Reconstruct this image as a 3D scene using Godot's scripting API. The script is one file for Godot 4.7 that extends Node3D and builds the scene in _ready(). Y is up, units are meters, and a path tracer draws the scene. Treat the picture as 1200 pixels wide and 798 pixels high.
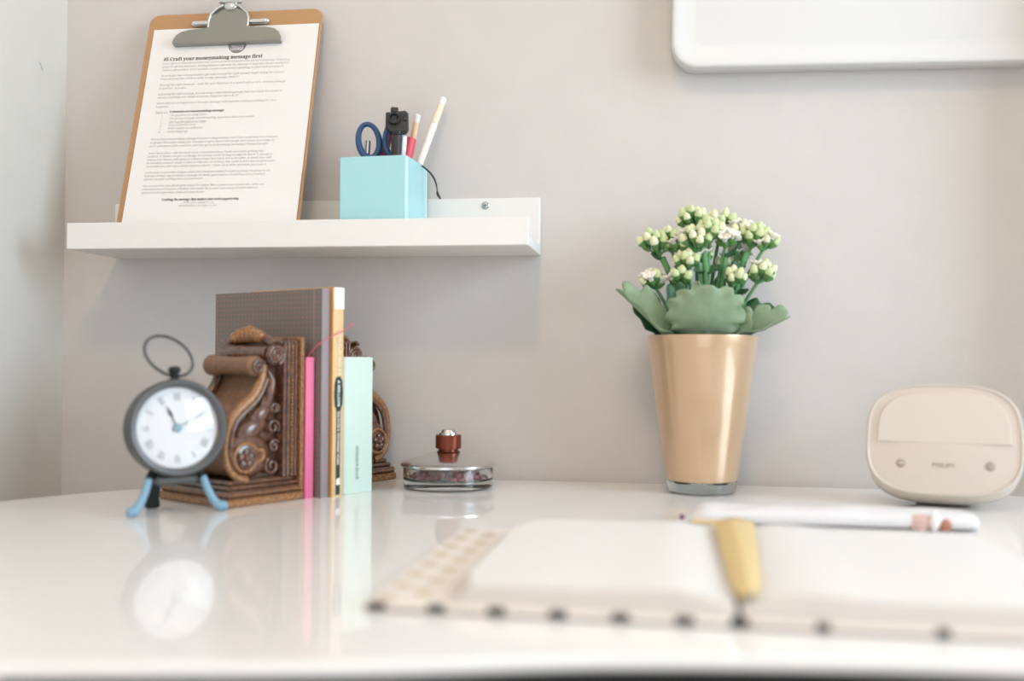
extends Node3D
# A bright desk corner. Origin: desk top level (y = 0), back wall at z = 0, room towards +z.

const FLOOR_Y := -0.735
const CEIL_Y := 1.80
const LEFT_X := -0.770
const RIGHT_X := 1.75
const FRONT_Z := 3.1
const LEDGE_X0 := -0.6928
const LEDGE_X1 := -0.1428
const LEDGE_Y := 0.2734

var M := {}
var group_id := 0
var flip := false
var rng := RandomNumberGenerator.new()
var names := {}

# ---------------------------------------------------------------- mesh helpers
func mk() -> SurfaceTool:
	var st := SurfaceTool.new()
	st.begin(Mesh.PRIMITIVE_TRIANGLES)
	return st

func tri(st: SurfaceTool, a: Vector3, b: Vector3, c: Vector3) -> void:   # counter-clockwise seen from outside
	if (a - b).cross(c - b).length_squared() < 1e-16:
		return
	st.add_vertex(a)
	if flip:
		st.add_vertex(b)
		st.add_vertex(c)
	else:
		st.add_vertex(c)
		st.add_vertex(b)

func quad(st: SurfaceTool, a: Vector3, b: Vector3, c: Vector3, d: Vector3) -> void:
	tri(st, a, b, c)
	tri(st, a, c, d)

func smooth(st: SurfaceTool) -> void:
	group_id += 1
	st.set_smooth_group(group_id)

func flat(st: SurfaceTool) -> void:
	st.set_smooth_group(-1)

# rows of points; faces wind so that (row direction) x (column direction) points outwards
func grid(st: SurfaceTool, rows: Array, closed_cols := false, closed_rows := false) -> void:
	smooth(st)
	var nr: int = rows.size()
	var nc: int = rows[0].size()
	for i in (nr if closed_rows else nr - 1):
		for j in (nc if closed_cols else nc - 1):
			var i2: int = (i + 1) % nr
			var j2: int = (j + 1) % nc
			quad(st, rows[i][j], rows[i2][j], rows[i2][j2], rows[i][j2])

func box(st: SurfaceTool, lo: Vector3, hi: Vector3, bev := 0.0, xf := Transform3D()) -> void:
	flat(st)
	var c := (lo + hi) * 0.5
	var s := (hi - lo) * 0.5
	var b := minf(bev, minf(s.x, minf(s.y, s.z)) * 0.95)
	var ax := [Vector3.RIGHT, Vector3.UP, Vector3.BACK]
	for k in 3:
		for sg: float in [-1.0, 1.0]:
			var n: Vector3 = ax[k] * sg
			var u: Vector3 = ax[(k + 1) % 3]
			var v: Vector3 = ax[(k + 2) % 3] * sg
			var pu := s[(k + 1) % 3] - b
			var pv := s[(k + 2) % 3] - b
			var o: Vector3 = c + n * s[k]
			quad(st, xf * (o - u * pu - v * pv), xf * (o + u * pu - v * pv), xf * (o + u * pu + v * pv), xf * (o - u * pu + v * pv))
	if b <= 0.0:
		return
	for k in 3:
		var u: Vector3 = ax[(k + 1) % 3]
		var v: Vector3 = ax[(k + 2) % 3]
		var w: Vector3 = ax[k] * (s[k] - b)
		var su := s[(k + 1) % 3]
		var sv := s[(k + 2) % 3]
		for a: float in [-1.0, 1.0]:
			for e: float in [-1.0, 1.0]:
				var p := c + u * a * su + v * e * (sv - b)
				var q := c + u * a * (su - b) + v * e * sv
				if a * e > 0:
					quad(st, xf * (p - w), xf * (q - w), xf * (q + w), xf * (p + w))
				else:
					quad(st, xf * (q - w), xf * (p - w), xf * (p + w), xf * (q + w))
	for a: float in [-1.0, 1.0]:
		for e: float in [-1.0, 1.0]:
			for f: float in [-1.0, 1.0]:
				var px := c + Vector3(a * s.x, e * (s.y - b), f * (s.z - b))
				var py := c + Vector3(a * (s.x - b), e * s.y, f * (s.z - b))
				var pz := c + Vector3(a * (s.x - b), e * (s.y - b), f * s.z)
				if a * e * f > 0:
					tri(st, xf * px, xf * py, xf * pz)
				else:
					tri(st, xf * px, xf * pz, xf * py)

# profile of (radius, height), bottom to top on the outside; sharp corners are kept
func lathe(st: SurfaceTool, prof: Array, seg := 40, xf := Transform3D()) -> void:
	var runs := []
	var cur := [prof[0]]
	for i in range(1, prof.size()):
		cur.append(prof[i])
		if i < prof.size() - 1:
			var d0: Vector2 = (prof[i] - prof[i - 1]).normalized()
			var d1: Vector2 = (prof[i + 1] - prof[i]).normalized()
			if d0.dot(d1) < 0.80:
				runs.append(cur)
				cur = [prof[i]]
	runs.append(cur)
	for run: Array in runs:
		var rows := []
		for p: Vector2 in run:
			var row := PackedVector3Array()
			for j in seg:
				var a := TAU * j / seg
				row.append(xf * Vector3(p.x * cos(a), p.y, -p.x * sin(a)))
			rows.append(row)
		smooth(st)
		for i in rows.size() - 1:
			for j in seg:
				var j2 := (j + 1) % seg
				quad(st, rows[i][j], rows[i][j2], rows[i + 1][j2], rows[i + 1][j])

func ball(st: SurfaceTool, at: Vector3, r: Vector3, b := Basis(), rings := 10, seg := 14) -> void:
	var prof := []
	for i in rings + 1:
		var a := -PI / 2 + PI * i / rings
		prof.append(Vector2(maxf(cos(a), 0.0), sin(a)))
	var rows := []
	for p: Vector2 in prof:
		var row := PackedVector3Array()
		for j in seg:
			var t := TAU * j / seg
			row.append(at + b * (Vector3(p.x * cos(t), p.y, -p.x * sin(t)) * r))
		rows.append(row)
	smooth(st)
	for i in rings:
		for j in seg:
			var j2 := (j + 1) % seg
			quad(st, rows[i][j], rows[i][j2], rows[i + 1][j2], rows[i + 1][j])

# tube along a path, radius a number or one for each point; squash flattens it along a given axis
func tube(st: SurfaceTool, path: Array, radius, seg := 10, closed := false, caps := true, xf := Transform3D()) -> void:
	var n := path.size()
	var rows := []
	var up := Vector3.ZERO
	for i in n:
		var t: Vector3
		if closed:
			t = (path[(i + 1) % n] - path[(i + n - 1) % n]).normalized()
		else:
			t = (path[mini(i + 1, n - 1)] - path[maxi(i - 1, 0)]).normalized()
		if up == Vector3.ZERO:
			up = Vector3.UP if absf(t.y) < 0.9 else Vector3.RIGHT
		up = (up - t * up.dot(t)).normalized()
		var side := t.cross(up)
		var r: float = radius if not (radius is Array) else radius[i]
		var row := PackedVector3Array()
		for j in seg:
			var a := TAU * j / seg
			row.append(xf * (path[i] + (up * cos(a) + side * sin(a)) * r))
		rows.append(row)
	smooth(st)
	for i in (n if closed else n - 1):
		for j in seg:
			var i2 := (i + 1) % n
			var j2 := (j + 1) % seg
			quad(st, rows[i][j], rows[i2][j], rows[i2][j2], rows[i][j2])
	if caps and not closed:
		flat(st)
		for j in range(1, seg - 1):
			tri(st, rows[0][0], rows[0][j], rows[0][j + 1])
			tri(st, rows[n - 1][0], rows[n - 1][j + 1], rows[n - 1][j])

# extrude a counter-clockwise outline in x/y from z0 to z1 with rounded rims (steps per rim)
func prism(st: SurfaceTool, poly: PackedVector2Array, z0: float, z1: float, bev := 0.0, steps := 1, xf := Transform3D()) -> void:
	if Geometry2D.is_polygon_clockwise(poly):
		poly = poly.duplicate()
		poly.reverse()
	var n := poly.size()
	var inward := []
	for i in n:
		var e0 := (poly[i] - poly[(i + n - 1) % n]).normalized()
		var e1 := (poly[(i + 1) % n] - poly[i]).normalized()
		var m := (Vector2(-e0.y, e0.x) + Vector2(-e1.y, e1.x))
		m = m.normalized() / maxf(0.4, m.length() * 0.5)
		inward.append(m)
	var levels := []     # (inset, z)
	if bev > 0.0:
		for k in steps + 1:
			var a := PI / 2 * k / steps
			levels.append(Vector2(bev * (1.0 - sin(a)), z0 + bev * (1.0 - cos(a))))
		for k in steps + 1:
			var a := PI / 2 * k / steps
			levels.append(Vector2(bev * (1.0 - cos(a)), z1 - bev * (1.0 - sin(a))))
	else:
		levels = [Vector2(0, z0), Vector2(0, z1)]
	var rows := []
	for l: Vector2 in levels:
		var row := PackedVector3Array()
		for i in n:
			var p: Vector2 = poly[i] + inward[i] * l.x
			row.append(xf * Vector3(p.x, p.y, l.y))
		rows.append(row)
	# sides: smooth round gentle corners
	var sharp := []
	for i in n:
		var e0 := (poly[i] - poly[(i + n - 1) % n]).normalized()
		var e1 := (poly[(i + 1) % n] - poly[i]).normalized()
		sharp.append(e0.dot(e1) < 0.75)
	smooth(st)
	for i in n:
		if sharp[i]:
			smooth(st)
		var i2 := (i + 1) % n
		for k in rows.size() - 1:
			quad(st, rows[k][i], rows[k][i2], rows[k + 1][i2], rows[k + 1][i])
	flat(st)
	var idx := Geometry2D.triangulate_polygon(poly)
	for k in range(0, idx.size(), 3):
		var a := idx[k]
		var b := idx[k + 1]
		var c := idx[k + 2]
		if (poly[b] - poly[a]).cross(poly[c] - poly[a]) < 0:
			var t := b
			b = c
			c = t
		var last := rows.size() - 1
		tri(st, rows[last][a], rows[last][b], rows[last][c])
		tri(st, rows[0][a], rows[0][c], rows[0][b])

func rrect(x0: float, y0: float, x1: float, y1: float, r: float, steps := 6) -> PackedVector2Array:
	var out := PackedVector2Array()
	var cs := [Vector2(x1 - r, y0 + r), Vector2(x1 - r, y1 - r), Vector2(x0 + r, y1 - r), Vector2(x0 + r, y0 + r)]
	for k in 4:
		for i in steps + 1:
			var a := -PI / 2 + PI / 2 * k + PI / 2 * i / steps
			out.append(cs[k] + Vector2(cos(a), sin(a)) * r)
	return out

func catmull(pts: Array, per: int, closed := false) -> Array:
	var out := []
	var n := pts.size()
	for i in (n if closed else n - 1):
		var p0 = pts[(i + n - 1) % n] if closed else pts[maxi(i - 1, 0)]
		var p1 = pts[i]
		var p2 = pts[(i + 1) % n]
		var p3 = pts[(i + 2) % n] if closed else pts[mini(i + 2, n - 1)]
		for k in per:
			var t := float(k) / per
			out.append(0.5 * ((2.0 * p1) + (p2 - p0) * t + (2.0 * p0 - 5.0 * p1 + 4.0 * p2 - p3) * t * t + (3.0 * p1 - p0 - 3.0 * p2 + p3) * t * t * t))
	if not closed:
		out.append(pts[n - 1])
	return out

func spiral(c: Vector2, r0: float, r1: float, a0: float, turns: float, z: float, n := 40) -> Array:
	var out := []
	for i in n + 1:
		var t := float(i) / n
		var a := a0 + TAU * turns * t
		var r := lerpf(r0, r1, t)
		out.append(Vector3(c.x + r * cos(a), c.y + r * sin(a), z))
	return out

# ---------------------------------------------------------------- scene helpers
func numbered(n: String) -> String:
	if not names.has(n):
		names[n] = 0
		return n
	names[n] += 1
	return "%s_%03d" % [n, names[n]]

func obj(called: String, st: SurfaceTool, m: Material, parent: Node3D) -> MeshInstance3D:
	st.generate_normals()
	var o := MeshInstance3D.new()
	o.name = called
	o.mesh = st.commit()
	o.material_override = m
	parent.add_child(o, true)
	return o

func inst(called: String, mesh: Mesh, m: Material, parent: Node3D, xf := Transform3D()) -> MeshInstance3D:
	var o := MeshInstance3D.new()
	o.name = called
	o.mesh = mesh
	o.material_override = m
	o.transform = xf
	parent.add_child(o, true)
	return o

func thing(called: String, label: String, category: String, at := Vector3.ZERO, turn := 0.0, group := "") -> Node3D:
	var o := Node3D.new()
	o.name = numbered(called)
	add_child(o)
	o.position = at
	o.rotation.y = turn
	o.set_meta("label", label)
	o.set_meta("category", category)
	if group != "":
		o.set_meta("group", group)
	return o

func struct(called: String, st: SurfaceTool, m: Material, label := "") -> MeshInstance3D:
	var o := obj(called, st, m, self)
	o.set_meta("kind", "structure")
	if label != "":
		o.set_meta("label", label)
	return o

func mat(called: String, c: Color, rough := 0.6, metal := 0.0, coat := 0.0, coat_rough := 0.05) -> StandardMaterial3D:
	var m := StandardMaterial3D.new()
	m.resource_name = called
	m.albedo_color = c
	m.roughness = rough
	m.metallic = metal
	if coat > 0.0:
		m.clearcoat_enabled = true
		m.clearcoat = coat
		m.clearcoat_roughness = coat_rough
	M[called] = m
	return m

func c8(r: int, g: int, b: int) -> Color:
	return Color(r / 255.0, g / 255.0, b / 255.0)

func noise_tex(freq: float, c0: Color, c1: Color, sd: int, mid := 0.5, size := 512, kind := FastNoiseLite.TYPE_SIMPLEX_SMOOTH) -> NoiseTexture2D:
	var n := FastNoiseLite.new()
	n.noise_type = kind
	n.frequency = freq
	n.seed = sd
	n.fractal_octaves = 4
	var t := NoiseTexture2D.new()
	t.width = size
	t.height = size
	t.seamless = true
	t.noise = n
	var g := Gradient.new()
	g.offsets = PackedFloat32Array([0.0, mid, 1.0])
	g.colors = PackedColorArray([c0, c0.lerp(c1, 0.5), c1])
	t.color_ramp = g
	return t

func grain(m: StandardMaterial3D, tex: Texture2D, scale: float, relief := 0.0, relief_tex: Texture2D = null) -> void:
	m.uv1_triplanar = true
	m.uv1_scale = Vector3.ONE * scale
	if tex:
		m.albedo_texture = tex
	if relief_tex:
		m.heightmap_enabled = true
		m.heightmap_texture = relief_tex
		m.heightmap_scale = relief

# ---------------------------------------------------------------- _ready
func _ready() -> void:
	rng.seed = 7
	look()
	materials()
	room()
	added_shade_cabinet()
	desk()
	ledge()
	wall_tray()
	clipboard()
	pen_cup()
	bookends_and_books()
	clock()
	jar()
	vase()
	plant()
	monitor()
	planner()
	pouch()

func look() -> void:
	var cam := Camera3D.new()
	cam.name = "camera"
	var lens := CameraAttributesPhysical.new()
	lens.frustum_focal_length = 35.0
	lens.exposure_aperture = 2.2
	lens.frustum_focus_distance = 1.27
	cam.attributes = lens
	add_child(cam)
	cam.keep_aspect = Camera3D.KEEP_HEIGHT
	cam.position = Vector3(0, 0.14894, 1.24004)
	cam.rotation_degrees = Vector3(0.9494, 8.1561, 0.3567)
	cam.fov = 36.79
	cam.near = 0.02
	cam.far = 50.0
	cam.current = true

	var env := Environment.new()
	env.background_mode = Environment.BG_SKY
	var sky := Sky.new()
	var sm := ProceduralSkyMaterial.new()
	sm.sky_top_color = Color(0.75, 0.83, 0.95)
	sm.sky_horizon_color = Color(0.90, 0.93, 0.97)
	sm.ground_horizon_color = Color(0.72, 0.73, 0.74)
	sm.ground_bottom_color = Color(0.55, 0.55, 0.54)
	sm.energy_multiplier = 1.0
	sky.sky_material = sm
	env.sky = sky
	env.tonemap_mode = Environment.TONE_MAPPER_LINEAR
	env.tonemap_exposure = 0.97
	env.sdfgi_enabled = true
	env.ssao_enabled = true
	env.ssil_enabled = true
	var we := WorldEnvironment.new()
	we.name = "environment"
	we.environment = env
	add_child(we)

	# daylight at the side window
	var day := AreaLight3D.new()
	day.name = "side_window_daylight"
	day.area_size = Vector2(1.0, 1.15)
	day.light_color = Color(0.84, 0.93, 1.0)
	day.light_energy = 3.9
	day.position = Vector3(RIGHT_X - 0.02, 0.75, 0.95)
	day.rotation_degrees = Vector3(0, 90, 0)
	day.shadow_enabled = true
	add_child(day)
	# daylight at the window behind the photographer
	var back := AreaLight3D.new()
	back.name = "rear_window_daylight"
	back.area_size = Vector2(1.5, 1.75)
	back.light_color = Color(0.93, 0.96, 1.0)
	back.light_energy = 1.15
	back.position = Vector3(0.15, 0.35, FRONT_Z - 0.02)
	back.rotation_degrees = Vector3(0, 0, 0)
	back.shadow_enabled = true
	add_child(back)

func materials() -> void:
	var m := mat("wall_paint", c8(212, 207, 203), 0.75)
	grain(m, noise_tex(0.02, c8(251, 251, 251), c8(255, 255, 255), 5), 1.2)
	m = mat("side_wall_paint", c8(222, 218, 210), 0.6)
	grain(m, noise_tex(0.02, c8(250, 250, 249), c8(255, 255, 255), 8), 1.4)
	mat("ceiling_paint", c8(240, 238, 234), 0.9)
	m = mat("carpet", c8(204, 195, 184), 0.95)
	grain(m, noise_tex(0.15, c8(200, 200, 200), c8(255, 255, 255), 11), 6.0)
	mat("desk_gloss", c8(246, 245, 243), 0.30, 0.0, 0.7, 0.04)
	mat("steel", c8(190, 190, 192), 0.25, 1.0)
	mat("chrome", c8(222, 221, 219), 0.16, 1.0)
	mat("white_lacquer", c8(236, 234, 230), 0.45)
	mat("tray_white", c8(222, 221, 219), 0.32)
	mat("frame_white", c8(240, 240, 238), 0.5)
	m = mat("pane", Color(1, 1, 1, 0.06), 0.02)
	m.transparency = BaseMaterial3D.TRANSPARENCY_ALPHA
	m = mat("lamp_glow", c8(255, 236, 210), 0.6)
	m.emission_enabled = true
	m.emission = c8(255, 224, 186)
	m.emission_energy_multiplier = 3.0
	m = mat("hardboard", c8(198, 156, 112), 0.65)
	grain(m, noise_tex(0.2, c8(225, 215, 205), c8(255, 255, 255), 21), 7.0)
	m = mat("paper", c8(238, 236, 233), 0.8)
	mat("ink", c8(70, 66, 66), 0.8)
	mat("pale_ink", c8(186, 183, 181), 0.8)
	mat("logo_ink", c8(146, 134, 136), 0.8)
	mat("clip_steel", c8(158, 158, 152), 0.30, 1.0)
	mat("aqua", c8(170, 222, 226), 0.30, 0.0, 0.4, 0.1)
	mat("blue_plastic", c8(42, 82, 128), 0.35)
	mat("black_plastic", c8(44, 44, 43), 0.5)
	mat("black_gloss", c8(30, 30, 32), 0.25)
	mat("white_plastic", c8(238, 236, 234), 0.4)
	mat("cream_plastic", c8(238, 224, 202), 0.4)
	mat("pale_lilac", c8(224, 222, 240), 0.4)
	mat("red_plastic", c8(226, 84, 96), 0.4)
	mat("magenta_plastic", c8(178, 62, 104), 0.4)
	mat("grey_plastic", c8(150, 138, 134), 0.35, 0.3)
	m = mat("pencil_wood", c8(232, 202, 166), 0.6)
	mat("green_cord", c8(48, 62, 60), 0.7)

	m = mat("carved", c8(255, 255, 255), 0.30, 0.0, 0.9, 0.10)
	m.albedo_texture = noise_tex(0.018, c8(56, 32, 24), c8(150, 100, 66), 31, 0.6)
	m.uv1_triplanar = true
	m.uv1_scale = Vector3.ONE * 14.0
	m = mat("carved_gold", c8(255, 255, 255), 0.38, 0.15, 0.3, 0.2)
	m.albedo_texture = noise_tex(0.03, c8(96, 60, 38), c8(206, 154, 98), 33, 0.5)
	m.uv1_triplanar = true
	m.uv1_scale = Vector3.ONE * 16.0
	m = mat("carved_hatch", c8(255, 255, 255), 0.45, 0.0, 0.25, 0.2)
	m.albedo_texture = noise_tex(0.02, c8(104, 72, 52), c8(150, 110, 80), 35, 0.5)
	m.uv1_triplanar = true
	m.uv1_scale = Vector3(10, 40, 10)
	m.heightmap_enabled = true
	m.heightmap_texture = noise_tex(0.03, Color.BLACK, Color.WHITE, 36)
	m.heightmap_scale = 0.08

	mat("pink_cloth", c8(230, 118, 156), 0.55)
	mat("pink_ribbon", c8(226, 92, 120), 0.5)
	# dotted notebook cover: rows of small orange dashes printed on grey
	var im := Image.create(64, 64, false, Image.FORMAT_RGB8)
	im.fill(c8(122, 114, 110))
	for y in range(27, 37):
		for x in range(22, 42):
			if pow((x - 31.5) / 7.5, 2) + pow((y - 31.5) / 5.0, 2) < 1.0:
				im.set_pixel(x, y, c8(226, 126, 96))
	m = mat("dotted_cover", Color.WHITE, 0.6)
	m.albedo_texture = ImageTexture.create_from_image(im)
	m.uv1_triplanar = true
	m.uv1_triplanar_sharpness = 40.0
	m.uv1_scale = Vector3(1.0 / 0.0065, 1.0 / 0.0054, 1.0 / 0.0065)
	m.uv1_offset = Vector3(0.0, 0.25, 0.30)
	mat("grey_spine", c8(146, 143, 144), 0.55)
	mat("page_edge", c8(236, 230, 220), 0.85)
	mat("orange_cover", c8(226, 160, 92), 0.5)
	m = mat("tan_spine", c8(236, 204, 154), 0.5)
	grain(m, noise_tex(0.03, c8(238, 232, 222), c8(255, 255, 255), 41), 14.0)
	mat("white_print", c8(244, 240, 234), 0.6)
	mat("dark_green_print", c8(38, 56, 54), 0.5)
	mat("crease_print", c8(190, 158, 112), 0.6)
	mat("mint", c8(206, 226, 214), 0.45)
	mat("mint_dark", c8(166, 206, 180), 0.5)
	mat("peach", c8(240, 202, 176), 0.6)
	mat("grey_ink", c8(92, 104, 98), 0.7)

	mat("clock_metal", c8(92, 92, 92), 0.38, 0.6)
	mat("clock_dark", c8(44, 46, 46), 0.45, 0.4)
	mat("clock_blue", c8(126, 164, 186), 0.35)
	mat("dial", c8(226, 228, 230), 0.6)
	mat("numeral", c8(140, 143, 148), 0.7)
	m = mat("clock_glass", Color(1, 1, 1, 0.03), 0.03)
	m.transparency = BaseMaterial3D.TRANSPARENCY_ALPHA

	m = mat("glass", Color(0.97, 0.99, 0.98, 0.0), 0.02)
	m.refraction_enabled = true
	m.refraction_scale = 0.05
	mat("brown_knob", c8(122, 58, 38), 0.3, 0.55)
	mat("rose_bead", c8(206, 120, 128), 0.4)
	mat("gold_body", c8(206, 174, 140), 0.30, 0.35, 1.0, 0.03)
	mat("soil", c8(58, 44, 34), 0.95)

	m = mat("leaf_pale", c8(152, 172, 142), 0.55)
	grain(m, noise_tex(0.012, c8(216, 226, 214), c8(255, 255, 255), 51), 9.0)
	m.backlight_enabled = true
	m.backlight = c8(60, 80, 40)
	m = mat("leaf_dark", c8(60, 104, 66), 0.5)
	grain(m, noise_tex(0.012, c8(200, 214, 200), c8(255, 255, 255), 52), 9.0)
	m = mat("stem_green", c8(92, 146, 92), 0.5)
	m = mat("sepal_green", c8(104, 148, 84), 0.5)
	mat("bud_green", c8(208, 220, 168), 0.5)
	mat("bud_cream", c8(232, 234, 196), 0.5)
	mat("petal_white", c8(250, 244, 232), 0.55)

	mat("device_shell", c8(210, 199, 187), 0.45)
	mat("device_face", c8(212, 200, 189), 0.40)
	mat("device_screen", c8(215, 204, 193), 0.35)
	mat("device_grey", c8(172, 158, 148), 0.5)

	m = mat("page", c8(228, 226, 223), 0.8)
	mat("page_side", c8(212, 205, 199), 0.85)
	mat("cream_cover", c8(236, 228, 220), 0.45)
	mat("gold_spot", c8(212, 188, 150), 0.35, 0.3)
	mat("black_spot", c8(20, 18, 20), 0.4)
	mat("cover_outside", c8(116, 108, 106), 0.5)
	mat("gold_ribbon", c8(232, 206, 146), 0.4, 0.15)
	mat("pouch_film", c8(228, 226, 227), 0.55)
	mat("pink_print", c8(214, 178, 170), 0.5)
	mat("brown_print", c8(176, 122, 98), 0.5)
	mat("purple_print", c8(128, 76, 112), 0.5)

# ---------------------------------------------------------------- the room
func room() -> void:
	var t := 0.12
	var st := mk()
	box(st, Vector3(LEFT_X - t, FLOOR_Y - t, -t), Vector3(RIGHT_X + t, CEIL_Y + t, 0))
	struct("wall_back", st, M.wall_paint, "pale warm grey painted wall behind the desk")
	st = mk()
	box(st, Vector3(LEFT_X - t, FLOOR_Y - t, 0), Vector3(LEFT_X, CEIL_Y + t, FRONT_Z + t))
	var wl := struct("wall_left", st, M.side_wall_paint, "off white side wall beside the desk")
	# a short scuff scratched into the side wall
	st = mk()
	var a := []
	for i in 7:
		a.append(Vector3(LEFT_X + 0.0002, 0.516 - 0.0016 * i, 0.060 - 0.0013 * i + 0.0006 * sin(i * 2.0)))
	tube(st, a, [0.0002, 0.0006, 0.0008, 0.0005, 0.0008, 0.0006, 0.0002], 6)
	obj("scuff_mark", st, M.pale_ink, wl)
	st = mk()
	box(st, Vector3(LEFT_X - t, FLOOR_Y - t, 0), Vector3(RIGHT_X + t, FLOOR_Y, FRONT_Z + t))
	struct("floor", st, M.carpet, "pale carpeted floor below the desk")
	st = mk()
	box(st, Vector3(LEFT_X - t, CEIL_Y, 0), Vector3(RIGHT_X + t, CEIL_Y + t, FRONT_Z + t))
	struct("ceiling", st, M.ceiling_paint)
	# side wall with its window opening
	var z0 := 0.42
	var z1 := 1.48
	var y0 := 0.15
	var y1 := 1.35
	st = mk()
	box(st, Vector3(RIGHT_X, FLOOR_Y, 0), Vector3(RIGHT_X + t, CEIL_Y, z0))
	box(st, Vector3(RIGHT_X, FLOOR_Y, z1), Vector3(RIGHT_X + t, CEIL_Y, FRONT_Z + t))
	box(st, Vector3(RIGHT_X, FLOOR_Y, z0), Vector3(RIGHT_X + t, y0, z1))
	box(st, Vector3(RIGHT_X, y1, z0), Vector3(RIGHT_X + t, CEIL_Y, z1))
	struct("wall_right", st, M.side_wall_paint)
	window_in("window_1", Transform3D(Basis(Vector3.UP, PI / 2), Vector3(RIGHT_X + 0.05, (y0 + y1) / 2, (z0 + z1) / 2)), z1 - z0, y1 - y0)
	# wall behind the photographer with its window opening
	var x0 := -0.65
	var x1 := 0.95
	y0 = -0.60
	y1 = 1.30
	st = mk()
	box(st, Vector3(LEFT_X, FLOOR_Y, FRONT_Z), Vector3(x0, CEIL_Y, FRONT_Z + t))
	box(st, Vector3(x1, FLOOR_Y, FRONT_Z), Vector3(RIGHT_X, CEIL_Y, FRONT_Z + t))
	box(st, Vector3(x0, FLOOR_Y, FRONT_Z), Vector3(x1, y0, FRONT_Z + t))
	box(st, Vector3(x0, y1, FRONT_Z), Vector3(x1, CEIL_Y, FRONT_Z + t))
	struct("wall_front", st, M.side_wall_paint)
	window_in("window_2", Transform3D(Basis(), Vector3((x0 + x1) / 2, (y0 + y1) / 2, FRONT_Z + 0.05)), x1 - x0, y1 - y0)
	# ceiling lamp above the desk, behind the top of the picture
	var lamp := thing("ceiling_lamp", "round frosted ceiling lamp with warm light above the desk", "lamp", Vector3(-0.10, CEIL_Y, 1.60))
	st = mk()
	lathe(st, [Vector2(0, -0.03), Vector2(0.06, -0.03), Vector2(0.07, -0.02), Vector2(0.07, 0.0)], 40)
	obj("lamp_base", st, M.white_plastic, lamp)
	st = mk()
	lathe(st, [Vector2(0, -0.125), Vector2(0.06, -0.118), Vector2(0.11, -0.095), Vector2(0.135, -0.06), Vector2(0.13, -0.035), Vector2(0.06, -0.03)], 48)
	obj("lamp_shade", st, M.lamp_glow, lamp)
	var bulb := OmniLight3D.new()
	bulb.name = "lamp_light"
	bulb.light_color = c8(255, 208, 160)
	bulb.light_energy = 0.68
	bulb.light_size = 0.12
	bulb.omni_range = 8.0
	bulb.omni_attenuation = 2.0
	bulb.shadow_enabled = true
	bulb.position = Vector3(0, -0.08, 0)
	lamp.add_child(bulb)

func added_shade_cabinet() -> void:  # unseen cabinet, added to keep window light off the far right wall
	var d := thing("added_shade_cabinet", "added white cabinet out of view that shades the right of the wall", "cabinet", Vector3(0.47, 0.04, 0.0005))
	var st := mk()
	box(st, Vector3(0, 0, 0), Vector3(0.42, 0.95, 0.085), 0.002)
	obj("carcass", st, M.white_lacquer, d)
	for k in 2:
		st = mk()
		box(st, Vector3(0.003 + 0.208 * k, 0.003, 0.0855), Vector3(0.207 + 0.208 * k, 0.947, 0.1010), 0.0015)
		var door := obj("cabinet_door", st, M.white_lacquer, d)
		st = mk()
		lathe(st, [Vector2(0.004, 0), Vector2(0.004, 0.012), Vector2(0.010, 0.016), Vector2(0.010, 0.022), Vector2(0, 0.024)], 20, Transform3D(Basis(Vector3.RIGHT, PI / 2), Vector3(0.185 + 0.045 * k, 0.12, 0.1010)))
		obj("knob", st, M.steel, door)

func window_in(called: String, xf: Transform3D, w: float, h: float) -> void:
	var n := Node3D.new()
	n.name = called
	add_child(n)
	n.transform = xf
	n.set_meta("kind", "structure")
	var f := 0.05
	var st := mk()
	box(st, Vector3(-w / 2, -h / 2, -0.03), Vector3(-w / 2 + f, h / 2, 0.03), 0.004)
	box(st, Vector3(w / 2 - f, -h / 2, -0.03), Vector3(w / 2, h / 2, 0.03), 0.004)
	box(st, Vector3(-w / 2 + f, -h / 2, -0.03), Vector3(w / 2 - f, -h / 2 + f, 0.03), 0.004)
	box(st, Vector3(-w / 2 + f, h / 2 - f, -0.03), Vector3(w / 2 - f, h / 2, 0.03), 0.004)
	box(st, Vector3(-f / 2, -h / 2 + f, -0.025), Vector3(f / 2, h / 2 - f, 0.025), 0.004)
	obj("window_frame", st, M.frame_white, n)
	for s: float in [-1.0, 1.0]:
		st = mk()
		box(st, Vector3(s * w / 4 - (w / 4 - f * 0.75 - 0.003), -h / 2 + f, -0.002), Vector3(s * w / 4 + (w / 4 - f * 0.75 - 0.003), h / 2 - f, 0.002))
		obj("window_pane", st, M.pane, n)

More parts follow.
